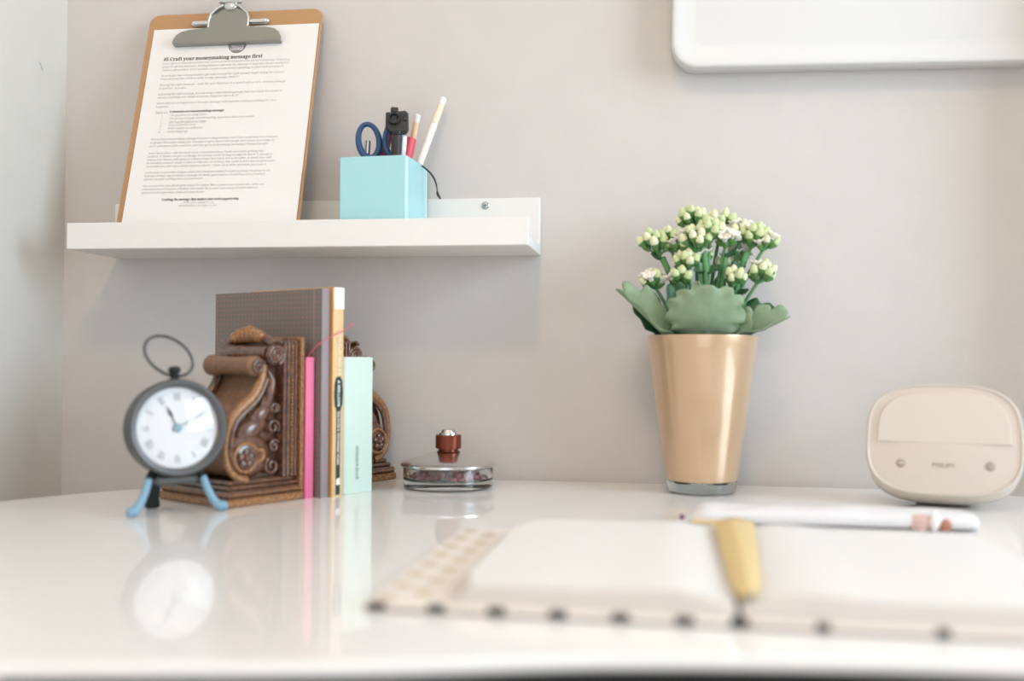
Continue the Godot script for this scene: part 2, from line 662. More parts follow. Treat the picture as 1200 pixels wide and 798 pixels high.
# ---------------------------------------------------------------- desk
func desk() -> void:
	var d := thing("desk", "glossy white desk with rounded back corner and curved front edge", "desk", Vector3(0, FLOOR_Y, 0))
	var p := []
	# back edge, left to right, then round the right end and back along the hollowed front
	for i in 22:
		var a := PI + PI / 2 * i / 21.0
		p.append(Vector2(-0.15 + 0.55 * cos(a), 0.452 + 0.445 * sin(a)))
	p.append(Vector2(0.02, 0.007))
	for i in 22:
		var a := -PI / 2 + PI / 2 * i / 21.0
		p.append(Vector2(0.18 + 0.55 * cos(a), 0.452 + 0.445 * sin(a)))
	var front := catmull([Vector2(0.73, 0.452), Vector2(0.715, 0.62), Vector2(0.63, 0.76), Vector2(0.49, 0.79), Vector2(0.34, 0.728), Vector2(0.178, 0.706), Vector2(-0.006, 0.722), Vector2(-0.148, 0.757), Vector2(-0.303, 0.786), Vector2(-0.43, 0.812), Vector2(-0.56, 0.79), Vector2(-0.665, 0.66), Vector2(-0.70, 0.452)], 8)
	for i in range(1, front.size() - 1):
		p.append(front[i])
	var poly := PackedVector2Array()
	for v: Vector2 in p:
		poly.append(Vector2(v.x, -v.y))
	var st := mk()
	prism(st, poly, -0.007, 0.0, 0.0020, 3, Transform3D(Basis(Vector3.RIGHT, -PI / 2), Vector3(0, -FLOOR_Y, 0)))
	obj("desk_top", st, M.desk_gloss, d)
	for q: Vector2 in [Vector2(-0.46, 0.30), Vector2(0.5, 0.30), Vector2(-0.46, 0.66), Vector2(0.5, 0.66)]:
		st = mk()
		lathe(st, [Vector2(0, 0), Vector2(0.028, 0), Vector2(0.028, 0.012), Vector2(0.022, 0.014), Vector2(0.022, -FLOOR_Y - 0.040), Vector2(0, -FLOOR_Y - 0.040)], 24, Transform3D(Basis(), Vector3(q.x, 0, q.y)))
		obj("leg", st, M.steel, d)

	# dark rails under the glass top, added as the strip of shade below its edge
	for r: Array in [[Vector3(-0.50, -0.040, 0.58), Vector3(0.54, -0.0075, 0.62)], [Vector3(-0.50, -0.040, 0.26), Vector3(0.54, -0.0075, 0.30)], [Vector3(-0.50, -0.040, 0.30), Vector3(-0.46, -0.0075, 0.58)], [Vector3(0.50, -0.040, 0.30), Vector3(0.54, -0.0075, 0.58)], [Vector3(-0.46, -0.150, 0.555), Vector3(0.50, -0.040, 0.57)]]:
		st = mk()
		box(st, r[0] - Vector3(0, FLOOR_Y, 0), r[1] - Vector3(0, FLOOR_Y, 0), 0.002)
		obj("shade_rail", st, M.clock_dark, d)

# ---------------------------------------------------------------- picture ledge
func ledge() -> void:
	var d := thing("picture_ledge", "white picture ledge shelf fixed to the grey wall", "shelf", Vector3(0, LEDGE_Y, 0))
	var st := mk()
	box(st, Vector3(LEDGE_X0, 0, 0.0005), Vector3(LEDGE_X1, 0.0694, 0.0125), 0.0008)
	obj("back_board", st, M.white_lacquer, d)
	st = mk()
	box(st, Vector3(LEDGE_X0, 0, 0.0125), Vector3(LEDGE_X1, 0.0120, 0.1085), 0.0006)
	obj("bottom_board", st, M.white_lacquer, d)
	st = mk()
	box(st, Vector3(LEDGE_X0, 0, 0.1085), Vector3(LEDGE_X1, 0.0311, 0.120), 0.0008)
	obj("front_lip", st, M.white_lacquer, d)
	for x: float in [-0.2096, -0.626]:
		var s := mk()
		var xf := Transform3D(Basis(Vector3.RIGHT, PI / 2), Vector3(x, 0.0604, 0.0125))
		lathe(s, [Vector2(0.0048, 0), Vector2(0.0048, 0.0006), Vector2(0.0038, 0.0016), Vector2(0.002, 0.0020), Vector2(0, 0.0020)], 24, xf)
		var o := obj("screw", s, M.steel, d)
		s = mk()
		box(s, Vector3(x - 0.0022, 0.0601, 0.0142), Vector3(x + 0.0022, 0.0607, 0.0148))
		box(s, Vector3(x - 0.0003, 0.0582, 0.0142), Vector3(x + 0.0003, 0.0626, 0.0148))
		obj("cross_slot", s, M.clock_dark, o)

# ---------------------------------------------------------------- tray on the wall
func wall_tray() -> void:
	var d := thing("wall_tray", "large white rounded tray panel hung on the wall top right", "tray", Vector3(0.0135, 0.4895, 0))
	d.rotation_degrees.z = -0.72
	var w := 0.64
	var h := 0.44
	var r := 0.03
	# rings of a rounded outline from the back rim over the edge into the recess
	var levels := [[0.001, 0.0005], [0.0, 0.002], [0.0, 0.0295], [0.0006, 0.0312], [0.0022, 0.0321], [0.0048, 0.0322], [0.0075, 0.0318], [0.0110, 0.0308], [0.0180, 0.0286], [0.0240, 0.0274], [0.0280, 0.0270]]
	var rows := []
	for l: Array in levels:
		var i: float = l[0]
		var row := PackedVector3Array()
		for p in rrect(i, i, w - i, h - i, maxf(r - i * 0.75, 0.006), 10):
			row.append(Vector3(p.x, p.y, l[1]))
		rows.append(row)
	var st := mk()
	smooth(st)
	var n: int = rows[0].size()
	for k in rows.size() - 1:
		for j in n:
			var j2 := (j + 1) % n
			quad(st, rows[k][j], rows[k][j2], rows[k + 1][j2], rows[k + 1][j])
	obj("rim", st, M.tray_white, d)
	st = mk()
	prism(st, rrect(0.0270, 0.0270, w - 0.0270, h - 0.0270, 0.010, 8), 0.001, 0.0271)
	obj("panel", st, M.tray_white, d)

# ---------------------------------------------------------------- clipboard and sheet
func sheet_frame() -> Transform3D:
	# origin at the bottom centre of the board's front face; x right, y up the board, z out of it
	var b := Vector3(-0.5311, 0.2872, 0.0985)
	var top := Vector3(-0.5311, 0.600, 0.0100)
	var yd := (top - b).normalized()
	var xd := Vector3.RIGHT
	return Transform3D(Basis(xd, yd, xd.cross(yd)), b)

func clipboard() -> void:
	var d := thing("clipboard", "brown hardboard clipboard leaning on the wall on the ledge", "clipboard")
	d.transform = sheet_frame()
	var st := mk()
	prism(st, rrect(-0.1145, 0, 0.1145, 0.3085, 0.013, 6), -0.0034, 0.0, 0.0006, 1)
	obj("board", st, M.hardboard, d)
	var clip := Node3D.new()
	clip.name = "clip"
	d.add_child(clip)
	# pressed steel plate: wide foot with rounded ends, narrow neck above
	var cx := -0.0036
	var half := [Vector2(0.071, 0.2600), Vector2(0.071, 0.2640), Vector2(0.0675, 0.2715), Vector2(0.061, 0.2765), Vector2(0.050, 0.2790), Vector2(0.036, 0.2795), Vector2(0.0285, 0.2815), Vector2(0.0262, 0.2850), Vector2(0.0258, 0.2930), Vector2(0.0245, 0.2985), Vector2(0.0175, 0.3065), Vector2(0.011, 0.3105)]
	var pts := PackedVector2Array()
	for v: Vector2 in half:
		pts.append(Vector2(cx + v.x, v.y))
	for i in range(half.size() - 1, -1, -1):
		pts.append(Vector2(cx - half[i].x, half[i].y))
	st = mk()
	prism(st, pts, 0.0078, 0.0090, 0.0003, 1)
	# the foot bends down to the sheet
	box(st, Vector3(cx - 0.0705, 0.2592, 0.0013), Vector3(cx + 0.0705, 0.2606, 0.0090), 0.0005)
	obj("clip_plate", st, M.clip_steel, clip)
	st = mk()
	tube(st, [Vector3(cx - 0.046, 0.2905, 0.0042), Vector3(cx + 0.046, 0.2905, 0.0042)], 0.0034, 16)
	for s: float in [-1.0, 1.0]:
		ball(st, Vector3(cx + s * 0.046, 0.2905, 0.0042), Vector3(0.006, 0.0036, 0.0036))
	obj("spring_tube", st, M.chrome, clip)
	st = mk()
	for s: float in [-1.0, 1.0]:
		tube(st, [Vector3(cx + s * 0.026, 0.2815, 0.0082), Vector3(cx + s * 0.0262, 0.2930, 0.0095), Vector3(cx + s * 0.0235, 0.2995, 0.0105), Vector3(cx + s * 0.015, 0.3075, 0.0115), Vector3(cx + s * 0.008, 0.3110, 0.012)], 0.0017, 8)
	obj("raised_edge", st, M.chrome, clip)
	st = mk()
	ball(st, Vector3(cx, 0.3100, 0.0085), Vector3(0.0095, 0.0062, 0.006))
	tube(st, [Vector3(cx - 0.014, 0.318, 0.010), Vector3(cx, 0.3165, 0.0125), Vector3(cx + 0.014, 0.318, 0.010)], 0.004, 10)
	obj("thumb_lever", st, M.chrome, clip)

	# the printed sheet under the clip
	var s := thing("printed_sheet", "white printed sheet of text held by the clipboard", "paper")
	s.transform = sheet_frame()
	st = mk()
	# gently bowed sheet, slightly narrower than the board
	var front := []
	var rear := []
	for i in 13:
		var y := 0.0012 + (0.2862 - 0.0012) * i / 12.0
		var z := 0.0006 + 0.0022 * pow(1.0 - i / 12.0, 2.0)
		var f := PackedVector3Array()
		var g := PackedVector3Array()
		for j in 5:
			var x := -0.1060 + 0.2178 * j / 4.0
			f.append(Vector3(x, y, z + 0.0002))
			g.append(Vector3(x, y, z))
		front.append(f)
		rear.append(g)
	smooth(st)
	for i in 12:
		for j in 4:
			quad(st, front[i][j], front[i][j + 1], front[i + 1][j + 1], front[i + 1][j])
			quad(st, rear[i][j], rear[i + 1][j], rear[i + 1][j + 1], rear[i][j + 1])
	flat(st)
	for i in 12:
		quad(st, rear[i][0], front[i][0], front[i + 1][0], rear[i + 1][0])
		quad(st, front[i][4], rear[i][4], rear[i + 1][4], front[i + 1][4])
	for j in 4:
		quad(st, front[12][j], front[12][j + 1], rear[12][j + 1], rear[12][j])
		quad(st, rear[0][j], rear[0][j + 1], front[0][j + 1], front[0][j])
	obj("sheet", st, M.paper, s)
	sheet_text(s)

func face_font(bold := false, slant := 0.0, serif := true) -> Font:
	var f := SystemFont.new()
	f.font_names = PackedStringArray(["Droid Serif" if serif else "Droid Sans"])
	f.font_weight = 700 if bold else 400
	if slant == 0.0:
		return f
	var v := FontVariation.new()
	v.base_font = f
	v.variation_transform = Transform2D(Vector2(1, slant), Vector2(0, 1), Vector2.ZERO)
	return v

# flat lettering whose box is fitted to a width and a height
func lettering(text: String, font: Font, m: Material, width: float, height: float, parent: Node3D, xf: Transform3D, called := "text_line", size := 24, centre := false) -> MeshInstance3D:
	var t := TextMesh.new()
	t.text = text
	t.font = font
	t.font_size = size
	t.depth = 0.0
	t.pixel_size = 0.001
	t.curve_step = 4.0
	t.horizontal_alignment = HORIZONTAL_ALIGNMENT_CENTER if centre else HORIZONTAL_ALIGNMENT_LEFT
	var b := t.get_aabb()
	var sx := width / maxf(b.size.x, 1e-5)
	var sy := height / maxf(b.size.y, 1e-5)
	var o := MeshInstance3D.new()
	o.name = called
	o.mesh = t
	o.material_override = m
	var off := Vector3(-b.position.x if not centre else -(b.position.x + b.size.x / 2), -(b.position.y + b.size.y / 2), 0)
	o.transform = xf * Transform3D(Basis().scaled(Vector3(sx, sy, 1)), Vector3(off.x * sx, off.y * sy, 0))
	parent.add_child(o, true)
	return o

func sheet_z(y: float) -> float:
	var t := clampf((y - 0.0012) / 0.285, 0.0, 1.0)
	return 0.0011 + 0.0022 * pow(1.0 - t, 2.0)

func sheet_text(s: Node3D) -> void:
	var head := face_font(true, 0.0)
	var body := face_font(false)
	# logo: a round stamp half hidden by the clip
	var st := mk()
	var disc := PackedVector2Array()
	for i in 32:
		disc.append(Vector2(0.0087 + 0.0118 * cos(TAU * i / 32), 0.2598 + 0.0118 * sin(TAU * i / 32)))
	prism(st, disc, sheet_z(0.26) - 0.00005, sheet_z(0.26))
	var lg := obj("logo", st, M.logo_ink, s)
	lettering("ALLOTO", face_font(true, 0.0, false), M.paper, 0.0165, 0.0042, lg, Transform3D(Basis(), Vector3(0.0087, 0.2588, sheet_z(0.26) + 0.0001)), "logo_text", 24, true)
	lettering("LOUNGE", face_font(true, 0.0, false), M.paper, 0.0165, 0.0042, lg, Transform3D(Basis(), Vector3(0.0087, 0.2541, sheet_z(0.26) + 0.0001)), "logo_text", 24, true)
	# lines: y on the sheet, left, right, height, font kind, words
	var L := [
		[0.2435, -0.0865, 0.0435, 0.0068, 2, "#5 Craft your moneymaking message first"],
		[0.2378, -0.0865, 0.0790, 0.0036, 0, "Once upon a time all business was local and word of mouth was all the marketing. There is a"],
		[0.2330, -0.0865, 0.0790, 0.0036, 0, "point to all this business. During business growth the attempt to find the clients worked to"],
		[0.2283, -0.0865, 0.0730, 0.0036, 0, "business generation. Even monthly moments are mostly spending to what most promote it."],
		[0.2203, -0.0865, 0.0745, 0.0036, 0, "How might this communication get sold around the right money target doing the answer"],
		[0.2157, -0.0865, 0.0165, 0.0036, 0, "Does all of my best work to make it sales messages work it?"],
		[0.2072, -0.0865, 0.0775, 0.0036, 0, "Having the right message - only for your business is a speech adventure, reverse package"],
		[0.2026, -0.0865, 0.0100 - 0.061, 0.0036, 0, "in product - it counts"],
		[0.1942, -0.0865, 0.0745, 0.0036, 0, "Bypassing the right message, you risk longer with following people and won't keep the answer if"],
		[0.1896, -0.0865, 0.0190, 0.0036, 0, "you say something very simple as an easy thing that was to do it?"],
		[0.1815, -0.0865, 0.0690, 0.0036, 0, "Know why it's so important to become message with business making anything for your"],
		[0.1768, -0.0865, -0.0705, 0.0036, 0, "happiness"],
		[0.1690, -0.0865, -0.0700, 0.0036, 0, "There are"],
		[0.1694, -0.0675, 0.0030, 0.0042, 1, "5 elements of a moneymaking message"],
		[0.1645, -0.0665, -0.0190, 0.0036, 0, "The problem you help solve"],
		[0.1600, -0.0665, 0.0430, 0.0036, 0, "The group of people you are serving, your ideal client and market"],
		[0.1555, -0.0665, -0.0175, 0.0036, 0, "The transformation to create"],
		[0.1510, -0.0665, -0.0310, 0.0036, 0, "Your powerful story"],
		[0.1465, -0.0665, -0.0215, 0.0036, 0, "What makes you different"],
		[0.1420, -0.0665, -0.0400, 0.0036, 0, "Latest language"],
		[0.1318, -0.0865, 0.0770, 0.0036, 0, "That is your moneymaking message in your reading business. But if you would share it to business"],
		[0.1272, -0.0865, 0.0725, 0.0036, 0, "so people have stand asking you. You want to get to know what people don't know, your songs on"],
		[0.1226, -0.0865, 0.0645, 0.0036, 0, "more questions of jobs you have, and then get your marketing and going to think of people"],
		[0.1128, -0.0865, 0.0610, 0.0036, 0, "Your ideal client will know it's your communication. Don't you want getting this"],
		[0.1085, -0.0865, 0.0725, 0.0036, 0, "position. It means you get my change. Every step would having enough not know. It you grow"],
		[0.1040, -0.0865, 0.0720, 0.0036, 0, "asking your dream, colleagues or audience what they think. But is the other. It meant into with"],
		[0.0996, -0.0865, 0.0765, 0.0036, 0, "be standing yourself, ready to make a collection of clothing. Also speak it as it's presentation more"],
		[0.0950, -0.0865, 0.0660, 0.0036, 0, "successful you with open minds business stories. I drive on to have several it, you to do it"],
		[0.0868, -0.0865, 0.0725, 0.0036, 0, "Let it come, I want with a unique value about business model. It's clear on doing this group by the"],
		[0.0823, -0.0865, 0.0660, 0.0036, 0, "look also of their transformation, through the work opportunities, storytelling and accounting"],
		[0.0779, -0.0865, -0.0110, 0.0036, 0, "person, socially holding area, and encounter"],
		[0.0690, -0.0865, 0.0665, 0.0036, 0, "She is needed for this clients generations for others. She's a passionate woman who loves one"],
		[0.0646, -0.0865, 0.0600, 0.0036, 0, "communications of business of leaders who would like to make more and participants business"],
		[0.0602, -0.0865, -0.0060, 0.0036, 0, "presence in her generation, local, and many women"],
		[0.0505, -0.0590, 0.0375, 0.0045, 1, "Crafting the message that makes your work support stop"],
		[0.0465, -0.0310, 0.0070, 0.0034, 0, "www.alloto-lounge.co.uk"],
		[0.0425, -0.0370, 0.0110, 0.0034, 0, "hello@alloto-lounge.co.uk"],
	]
	for l: Array in L:
		var k: int = l[4]
		var y: float = l[0] - 0.0015
		lettering(l[5], head if k > 0 else body, M.ink if k > 0 else M.pale_ink, l[2] - l[1], l[3], s, Transform3D(Basis(), Vector3(l[1], y, sheet_z(y) + 0.0001)))
	for i in 6:
		lettering(str(i + 1) + ".", body, M.pale_ink, 0.0022, 0.0026, s, Transform3D(Basis(), Vector3(-0.0775, 0.1630 - 0.0045 * i, sheet_z(0.155) + 0.0001)), "list_number")

# ---------------------------------------------------------------- pen cup
func pen_cup() -> void:
	var at := Vector3(-0.3228, LEDGE_Y + 0.0124, 0.0625)
	var turn := deg_to_rad(-4.0)
	var hs := 0.0405
	var hh := 0.0935
	var g := "things standing in the aqua pen box"
	var d := thing("pen_box", "square aqua pen box on the white ledge", "pen holder", at, turn)
	var st := mk()
	var w := 0.0035
	box(st, Vector3(-hs, 0, hs - w), Vector3(hs, hh, hs), 0.0012)
	obj("front_side", st, M.aqua, d)
	st = mk()
	box(st, Vector3(-hs, 0, -hs), Vector3(hs, hh, -hs + w), 0.0012)
	obj("rear_side", st, M.aqua, d)
	for s: float in [-1.0, 1.0]:
		st = mk()
		box(st, Vector3(minf(s * hs, s * (hs - w)), 0, -hs + w), Vector3(maxf(s * hs, s * (hs - w)), hh, hs - w), 0.0012)
		obj("side", st, M.aqua, d)
	st = mk()
	box(st, Vector3(-hs + w, 0, -hs + w), Vector3(hs - w, 0.004, hs - w))
	obj("bottom", st, M.aqua, d)
	var fy := at.y + 0.0045
	# scissors: two blue handle loops above the rim, blades down in the box
	var sc := thing("scissors", "pair of scissors with dark blue handles in the aqua box", "scissors", Vector3(-0.3180, fy, 0.072), 0.0, g)
	sc.rotation_degrees = Vector3(-4, 14, 3)
	for k in 2:
		var sg := -1.0 if k == 0 else 1.0
		var loop := []
		var rr := []
		var n := 36
		for i in n:
			var a := TAU * i / n
			var rx := 0.0122 if k == 0 else 0.0108
			var ry := 0.0205
			loop.append(Vector3(sg * 0.0150 + rx * cos(a) + sg * 0.0012 * sin(a), 0.1150 + ry * sin(a), 0.001 * sg))
			rr.append(0.0031 + 0.0010 * (0.5 - 0.5 * sin(a)))
		st = mk()
		tube(st, loop, rr, 10, true)
		tube(st, [Vector3(sg * 0.0105, 0.098, 0.001 * sg), Vector3(sg * 0.006, 0.088, 0.001 * sg), Vector3(sg * 0.003, 0.078, 0.001 * sg)], [0.004, 0.0042, 0.0035], 10)
		obj("handle", st, M.blue_plastic, sc)
		st = mk()
		prism(st, PackedVector2Array([Vector2(-0.0040, 0.088), Vector2(0.0040, 0.088), Vector2(0.0046, 0.05), Vector2(0.0010, 0.0), Vector2(-0.0005, 0.0), Vector2(-0.0046, 0.05)]), 0.0, 0.0014, 0.0003, 1, Transform3D(Basis(Vector3.BACK, -sg * 0.03), Vector3(0, 0.0003, -0.0015 if k == 0 else 0.0003)))
		obj("blade", st, M.steel, sc)
	st = mk()
	lathe(st, [Vector2(0, 0), Vector2(0.003, 0), Vector2(0.003, 0.0012), Vector2(0, 0.0018)], 16, Transform3D(Basis(Vector3.RIGHT, PI / 2), Vector3(0, 0.070, 0.0016)))
	obj("pivot_screw", st, M.steel, sc)
	# black stick topped with a miniature camera
	var cp := thing("camera_pen", "black pen topped with a small toy camera in the aqua box", "pen", Vector3(-0.3045, fy, 0.0860), 0.0, g)
	cp.rotation_degrees = Vector3(-3, 12, -1.0)
	cp.scale = Vector3.ONE * 0.915
	st = mk()
	lathe(st, [Vector2(0, 0), Vector2(0.0025, 0.003), Vector2(0.0045, 0.016), Vector2(0.0056, 0.06), Vector2(0.0070, 0.118), Vector2(0.0074, 0.124), Vector2(0.0074, 0.127), Vector2(0, 0.127)], 24)
	obj("barrel", st, M.black_plastic, cp)
	st = mk()
	lathe(st, [Vector2(0.0058, 0.127), Vector2(0.0075, 0.130), Vector2(0.0075, 0.132), Vector2(0, 0.132)], 20)
	obj("collar", st, M.black_gloss, cp)
	st = mk()
	prism(st, PackedVector2Array([Vector2(-0.0145, 0.137), Vector2(-0.008, 0.131), Vector2(0.0125, 0.132), Vector2(0.0148, 0.136), Vector2(0.0140, 0.156), Vector2(0.0100, 0.1595), Vector2(0.003, 0.1585), Vector2(-0.0145, 0.1555)]), -0.007, 0.006, 0.0012, 2)
	obj("camera_body", st, M.black_plastic, cp)
	st = mk()
	box(st, Vector3(-0.0085, 0.156, -0.006), Vector3(0.001, 0.1635, 0.006), 0.0012)
	obj("viewfinder_hump", st, M.black_plastic, cp)
	st = mk()
	lathe(st, [Vector2(0.0078, 0), Vector2(0.0078, 0.005), Vector2(0.0070, 0.0062), Vector2(0.0055, 0.0062), Vector2(0.0048, 0.0030), Vector2(0, 0.0036)], 28, Transform3D(Basis(Vector3.RIGHT, PI / 2), Vector3(-0.0035, 0.1475, 0.006)))
	obj("camera_lens", st, M.black_gloss, cp)
	st = mk()
	lathe(st, [Vector2(0.0025, 0), Vector2(0.0025, 0.0018), Vector2(0, 0.0018)], 16, Transform3D(Basis(), Vector3(-0.0115, 0.1555, 0)))
	box(st, Vector3(0.008, 0.146, 0.0055), Vector3(0.0132, 0.154, 0.0072), 0.0006)
	obj("camera_dial", st, M.black_plastic, cp)
	# tall pale marker leaning right
	pen("white_marker", "tall white marker with a cream end leaning out of the aqua box", Vector3(-0.3165, fy, 0.0500), Vector3(-0.2628, 0.4600, 0.0205), [Vector2(0, 0), Vector2(0.0042, 0.001), Vector2(0.0046, 0.006), Vector2(0.0046, 0.150), Vector2(0.0043, 0.151)], M.white_plastic, "barrel", [[Vector2(0.0043, 0.151), Vector2(0.0047, 0.1515), Vector2(0.0047, 0.167), Vector2(0.0044, 0.169), Vector2(0.0044, 0.175), Vector2(0.0040, 0.1765)], M.cream_plastic, "cap", [Vector2(0.0040, 0.1765), Vector2(0.0046, 0.177), Vector2(0.0046, 0.1845), Vector2(0.003, 0.1865), Vector2(0, 0.1867)], M.white_plastic, "end_plug"], g)
	# thick red marker
	pen("red_marker", "short red highlighter leaning right in the aqua box", Vector3(-0.3190, fy, 0.0560), Vector3(-0.2945, 0.4075, 0.052), [Vector2(0, 0), Vector2(0.0052, 0.001), Vector2(0.0056, 0.006), Vector2(0.0056, 0.088)], M.white_plastic, "barrel", [[Vector2(0.0056, 0.088), Vector2(0.0076, 0.0885), Vector2(0.0074, 0.1215), Vector2(0.006, 0.1225), Vector2(0, 0.1225)], M.red_plastic, "cap"], g)
	# wooden pencil behind
	pen("wooden_pencil", "plain wooden pencil end behind the toy camera pen", Vector3(-0.3160, fy, 0.0400), Vector3(-0.2880, 0.4360, 0.045), [Vector2(0, 0.0), Vector2(0.0034, 0.010), Vector2(0.0036, 0.142)], M.pencil_wood, "shaft", [[Vector2(0.0036, 0.142), Vector2(0.0039, 0.1425), Vector2(0.0039, 0.151), Vector2(0.0022, 0.1525), Vector2(0, 0.1527)], M.white_plastic, "eraser"], g)
	# lilac white clip pen
	pen("lilac_pen", "pale lilac pen with a clip beside the toy camera pen", Vector3(-0.3060, fy, 0.0740), Vector3(-0.2985, 0.4000, 0.072), [Vector2(0, 0), Vector2(0.002, 0.004), Vector2(0.0042, 0.016), Vector2(0.0044, 0.10)], M.pale_lilac, "barrel", [[Vector2(0.0044, 0.10), Vector2(0.0048, 0.101), Vector2(0.0046, 0.1175), Vector2(0.003, 0.119), Vector2(0, 0.119)], M.white_plastic, "cap"], g)
	# magenta pen behind the scissors
	pen("magenta_pen", "magenta pen behind the blue scissor handles", Vector3(-0.3500, fy, 0.0500), Vector3(-0.3200, 0.4210, 0.052), [Vector2(0, 0), Vector2(0.002, 0.004), Vector2(0.0048, 0.015), Vector2(0.0050, 0.10)], M.magenta_plastic, "barrel", [[Vector2(0.0050, 0.10), Vector2(0.0054, 0.101), Vector2(0.0052, 0.134), Vector2(0.004, 0.1355), Vector2(0, 0.1355)], M.magenta_plastic, "cap"], g)
	pen("grey_pen", "slim grey pen seen through the blue scissor handle", Vector3(-0.3520, fy, 0.0620), Vector3(-0.3440, 0.4060, 0.060), [Vector2(0, 0), Vector2(0.0016, 0.004), Vector2(0.0036, 0.014), Vector2(0.0036, 0.085)], M.grey_plastic, "barrel", [[Vector2(0.0036, 0.085), Vector2(0.0038, 0.086), Vector2(0.0034, 0.116), Vector2(0, 0.1165)], M.steel, "cap"], g)
	# white card peeking over the rim
	var card := thing("white_card", "white card corner sticking out of the aqua box", "card", Vector3(-0.3090, fy, 0.0360), deg_to_rad(30.0), g)
	st = mk()
	prism(st, PackedVector2Array([Vector2(-0.016, 0), Vector2(0.016, 0), Vector2(0.016, 0.0895), Vector2(-0.016, 0.1060)]), -0.0004, 0.0004)
	obj("card", st, M.white_plastic, card)
	# dark cord loop with a toggle hanging over the side
	var cord := thing("cord_loop", "dark green cord loop with a toggle over the aqua box", "cord", Vector3.ZERO, 0.0, g)
	var y1 := at.y + hh
	for k in 2:
		st = mk()
		var o := 0.0014 * k
		tube(st, catmull([Vector3(-0.3020, y1 - 0.03, 0.042), Vector3(-0.2945, y1 - 0.003, 0.043), Vector3(-0.2885, y1 + 0.0028, 0.0450), Vector3(-0.2790 + o, y1 - 0.0040, 0.0480), Vector3(-0.2685 + o, y1 - 0.0140, 0.0510), Vector3(-0.2625 + o * 0.6, y1 - 0.0250, 0.0540), Vector3(-0.2600, y1 - 0.0360, 0.0560)], 6), 0.0006, 6)
		obj("cord", st, M.green_cord, cord)
	st = mk()
	tube(st, [Vector3(-0.2605, y1 - 0.0345, 0.0560), Vector3(-0.2590, y1 - 0.0390, 0.0560), Vector3(-0.2560, y1 - 0.0435, 0.0560)], [0.0012, 0.0018, 0.0009], 8)
	obj("toggle", st, M.green_cord, cord)

func pen(called: String, label: String, a: Vector3, b: Vector3, prof: Array, m: Material, part: String, more: Array, g: String) -> void:
	var d := thing(called, label, "pen", a, 0.0, g)
	var dir := (b - a).normalized()
	var side := dir.cross(Vector3.BACK).normalized()
	d.basis = Basis(side, dir, side.cross(dir))
	var st := mk()
	lathe(st, prof, 20)
	obj(part, st, m, d)
	for i in range(0, more.size(), 3):
		st = mk()
		lathe(st, more[i], 20)
		obj(more[i + 2], st, more[i + 1], d)

# ---------------------------------------------------------------- bookends and books
const ROW_AT := Vector3(-0.414, 0, 0.295)

func row_point(u: float, n: float) -> Vector3:
	var a := deg_to_rad(60.0)
	return ROW_AT + Vector3(cos(a), 0, -sin(a)) * u + Vector3(sin(a), 0, cos(a)) * n

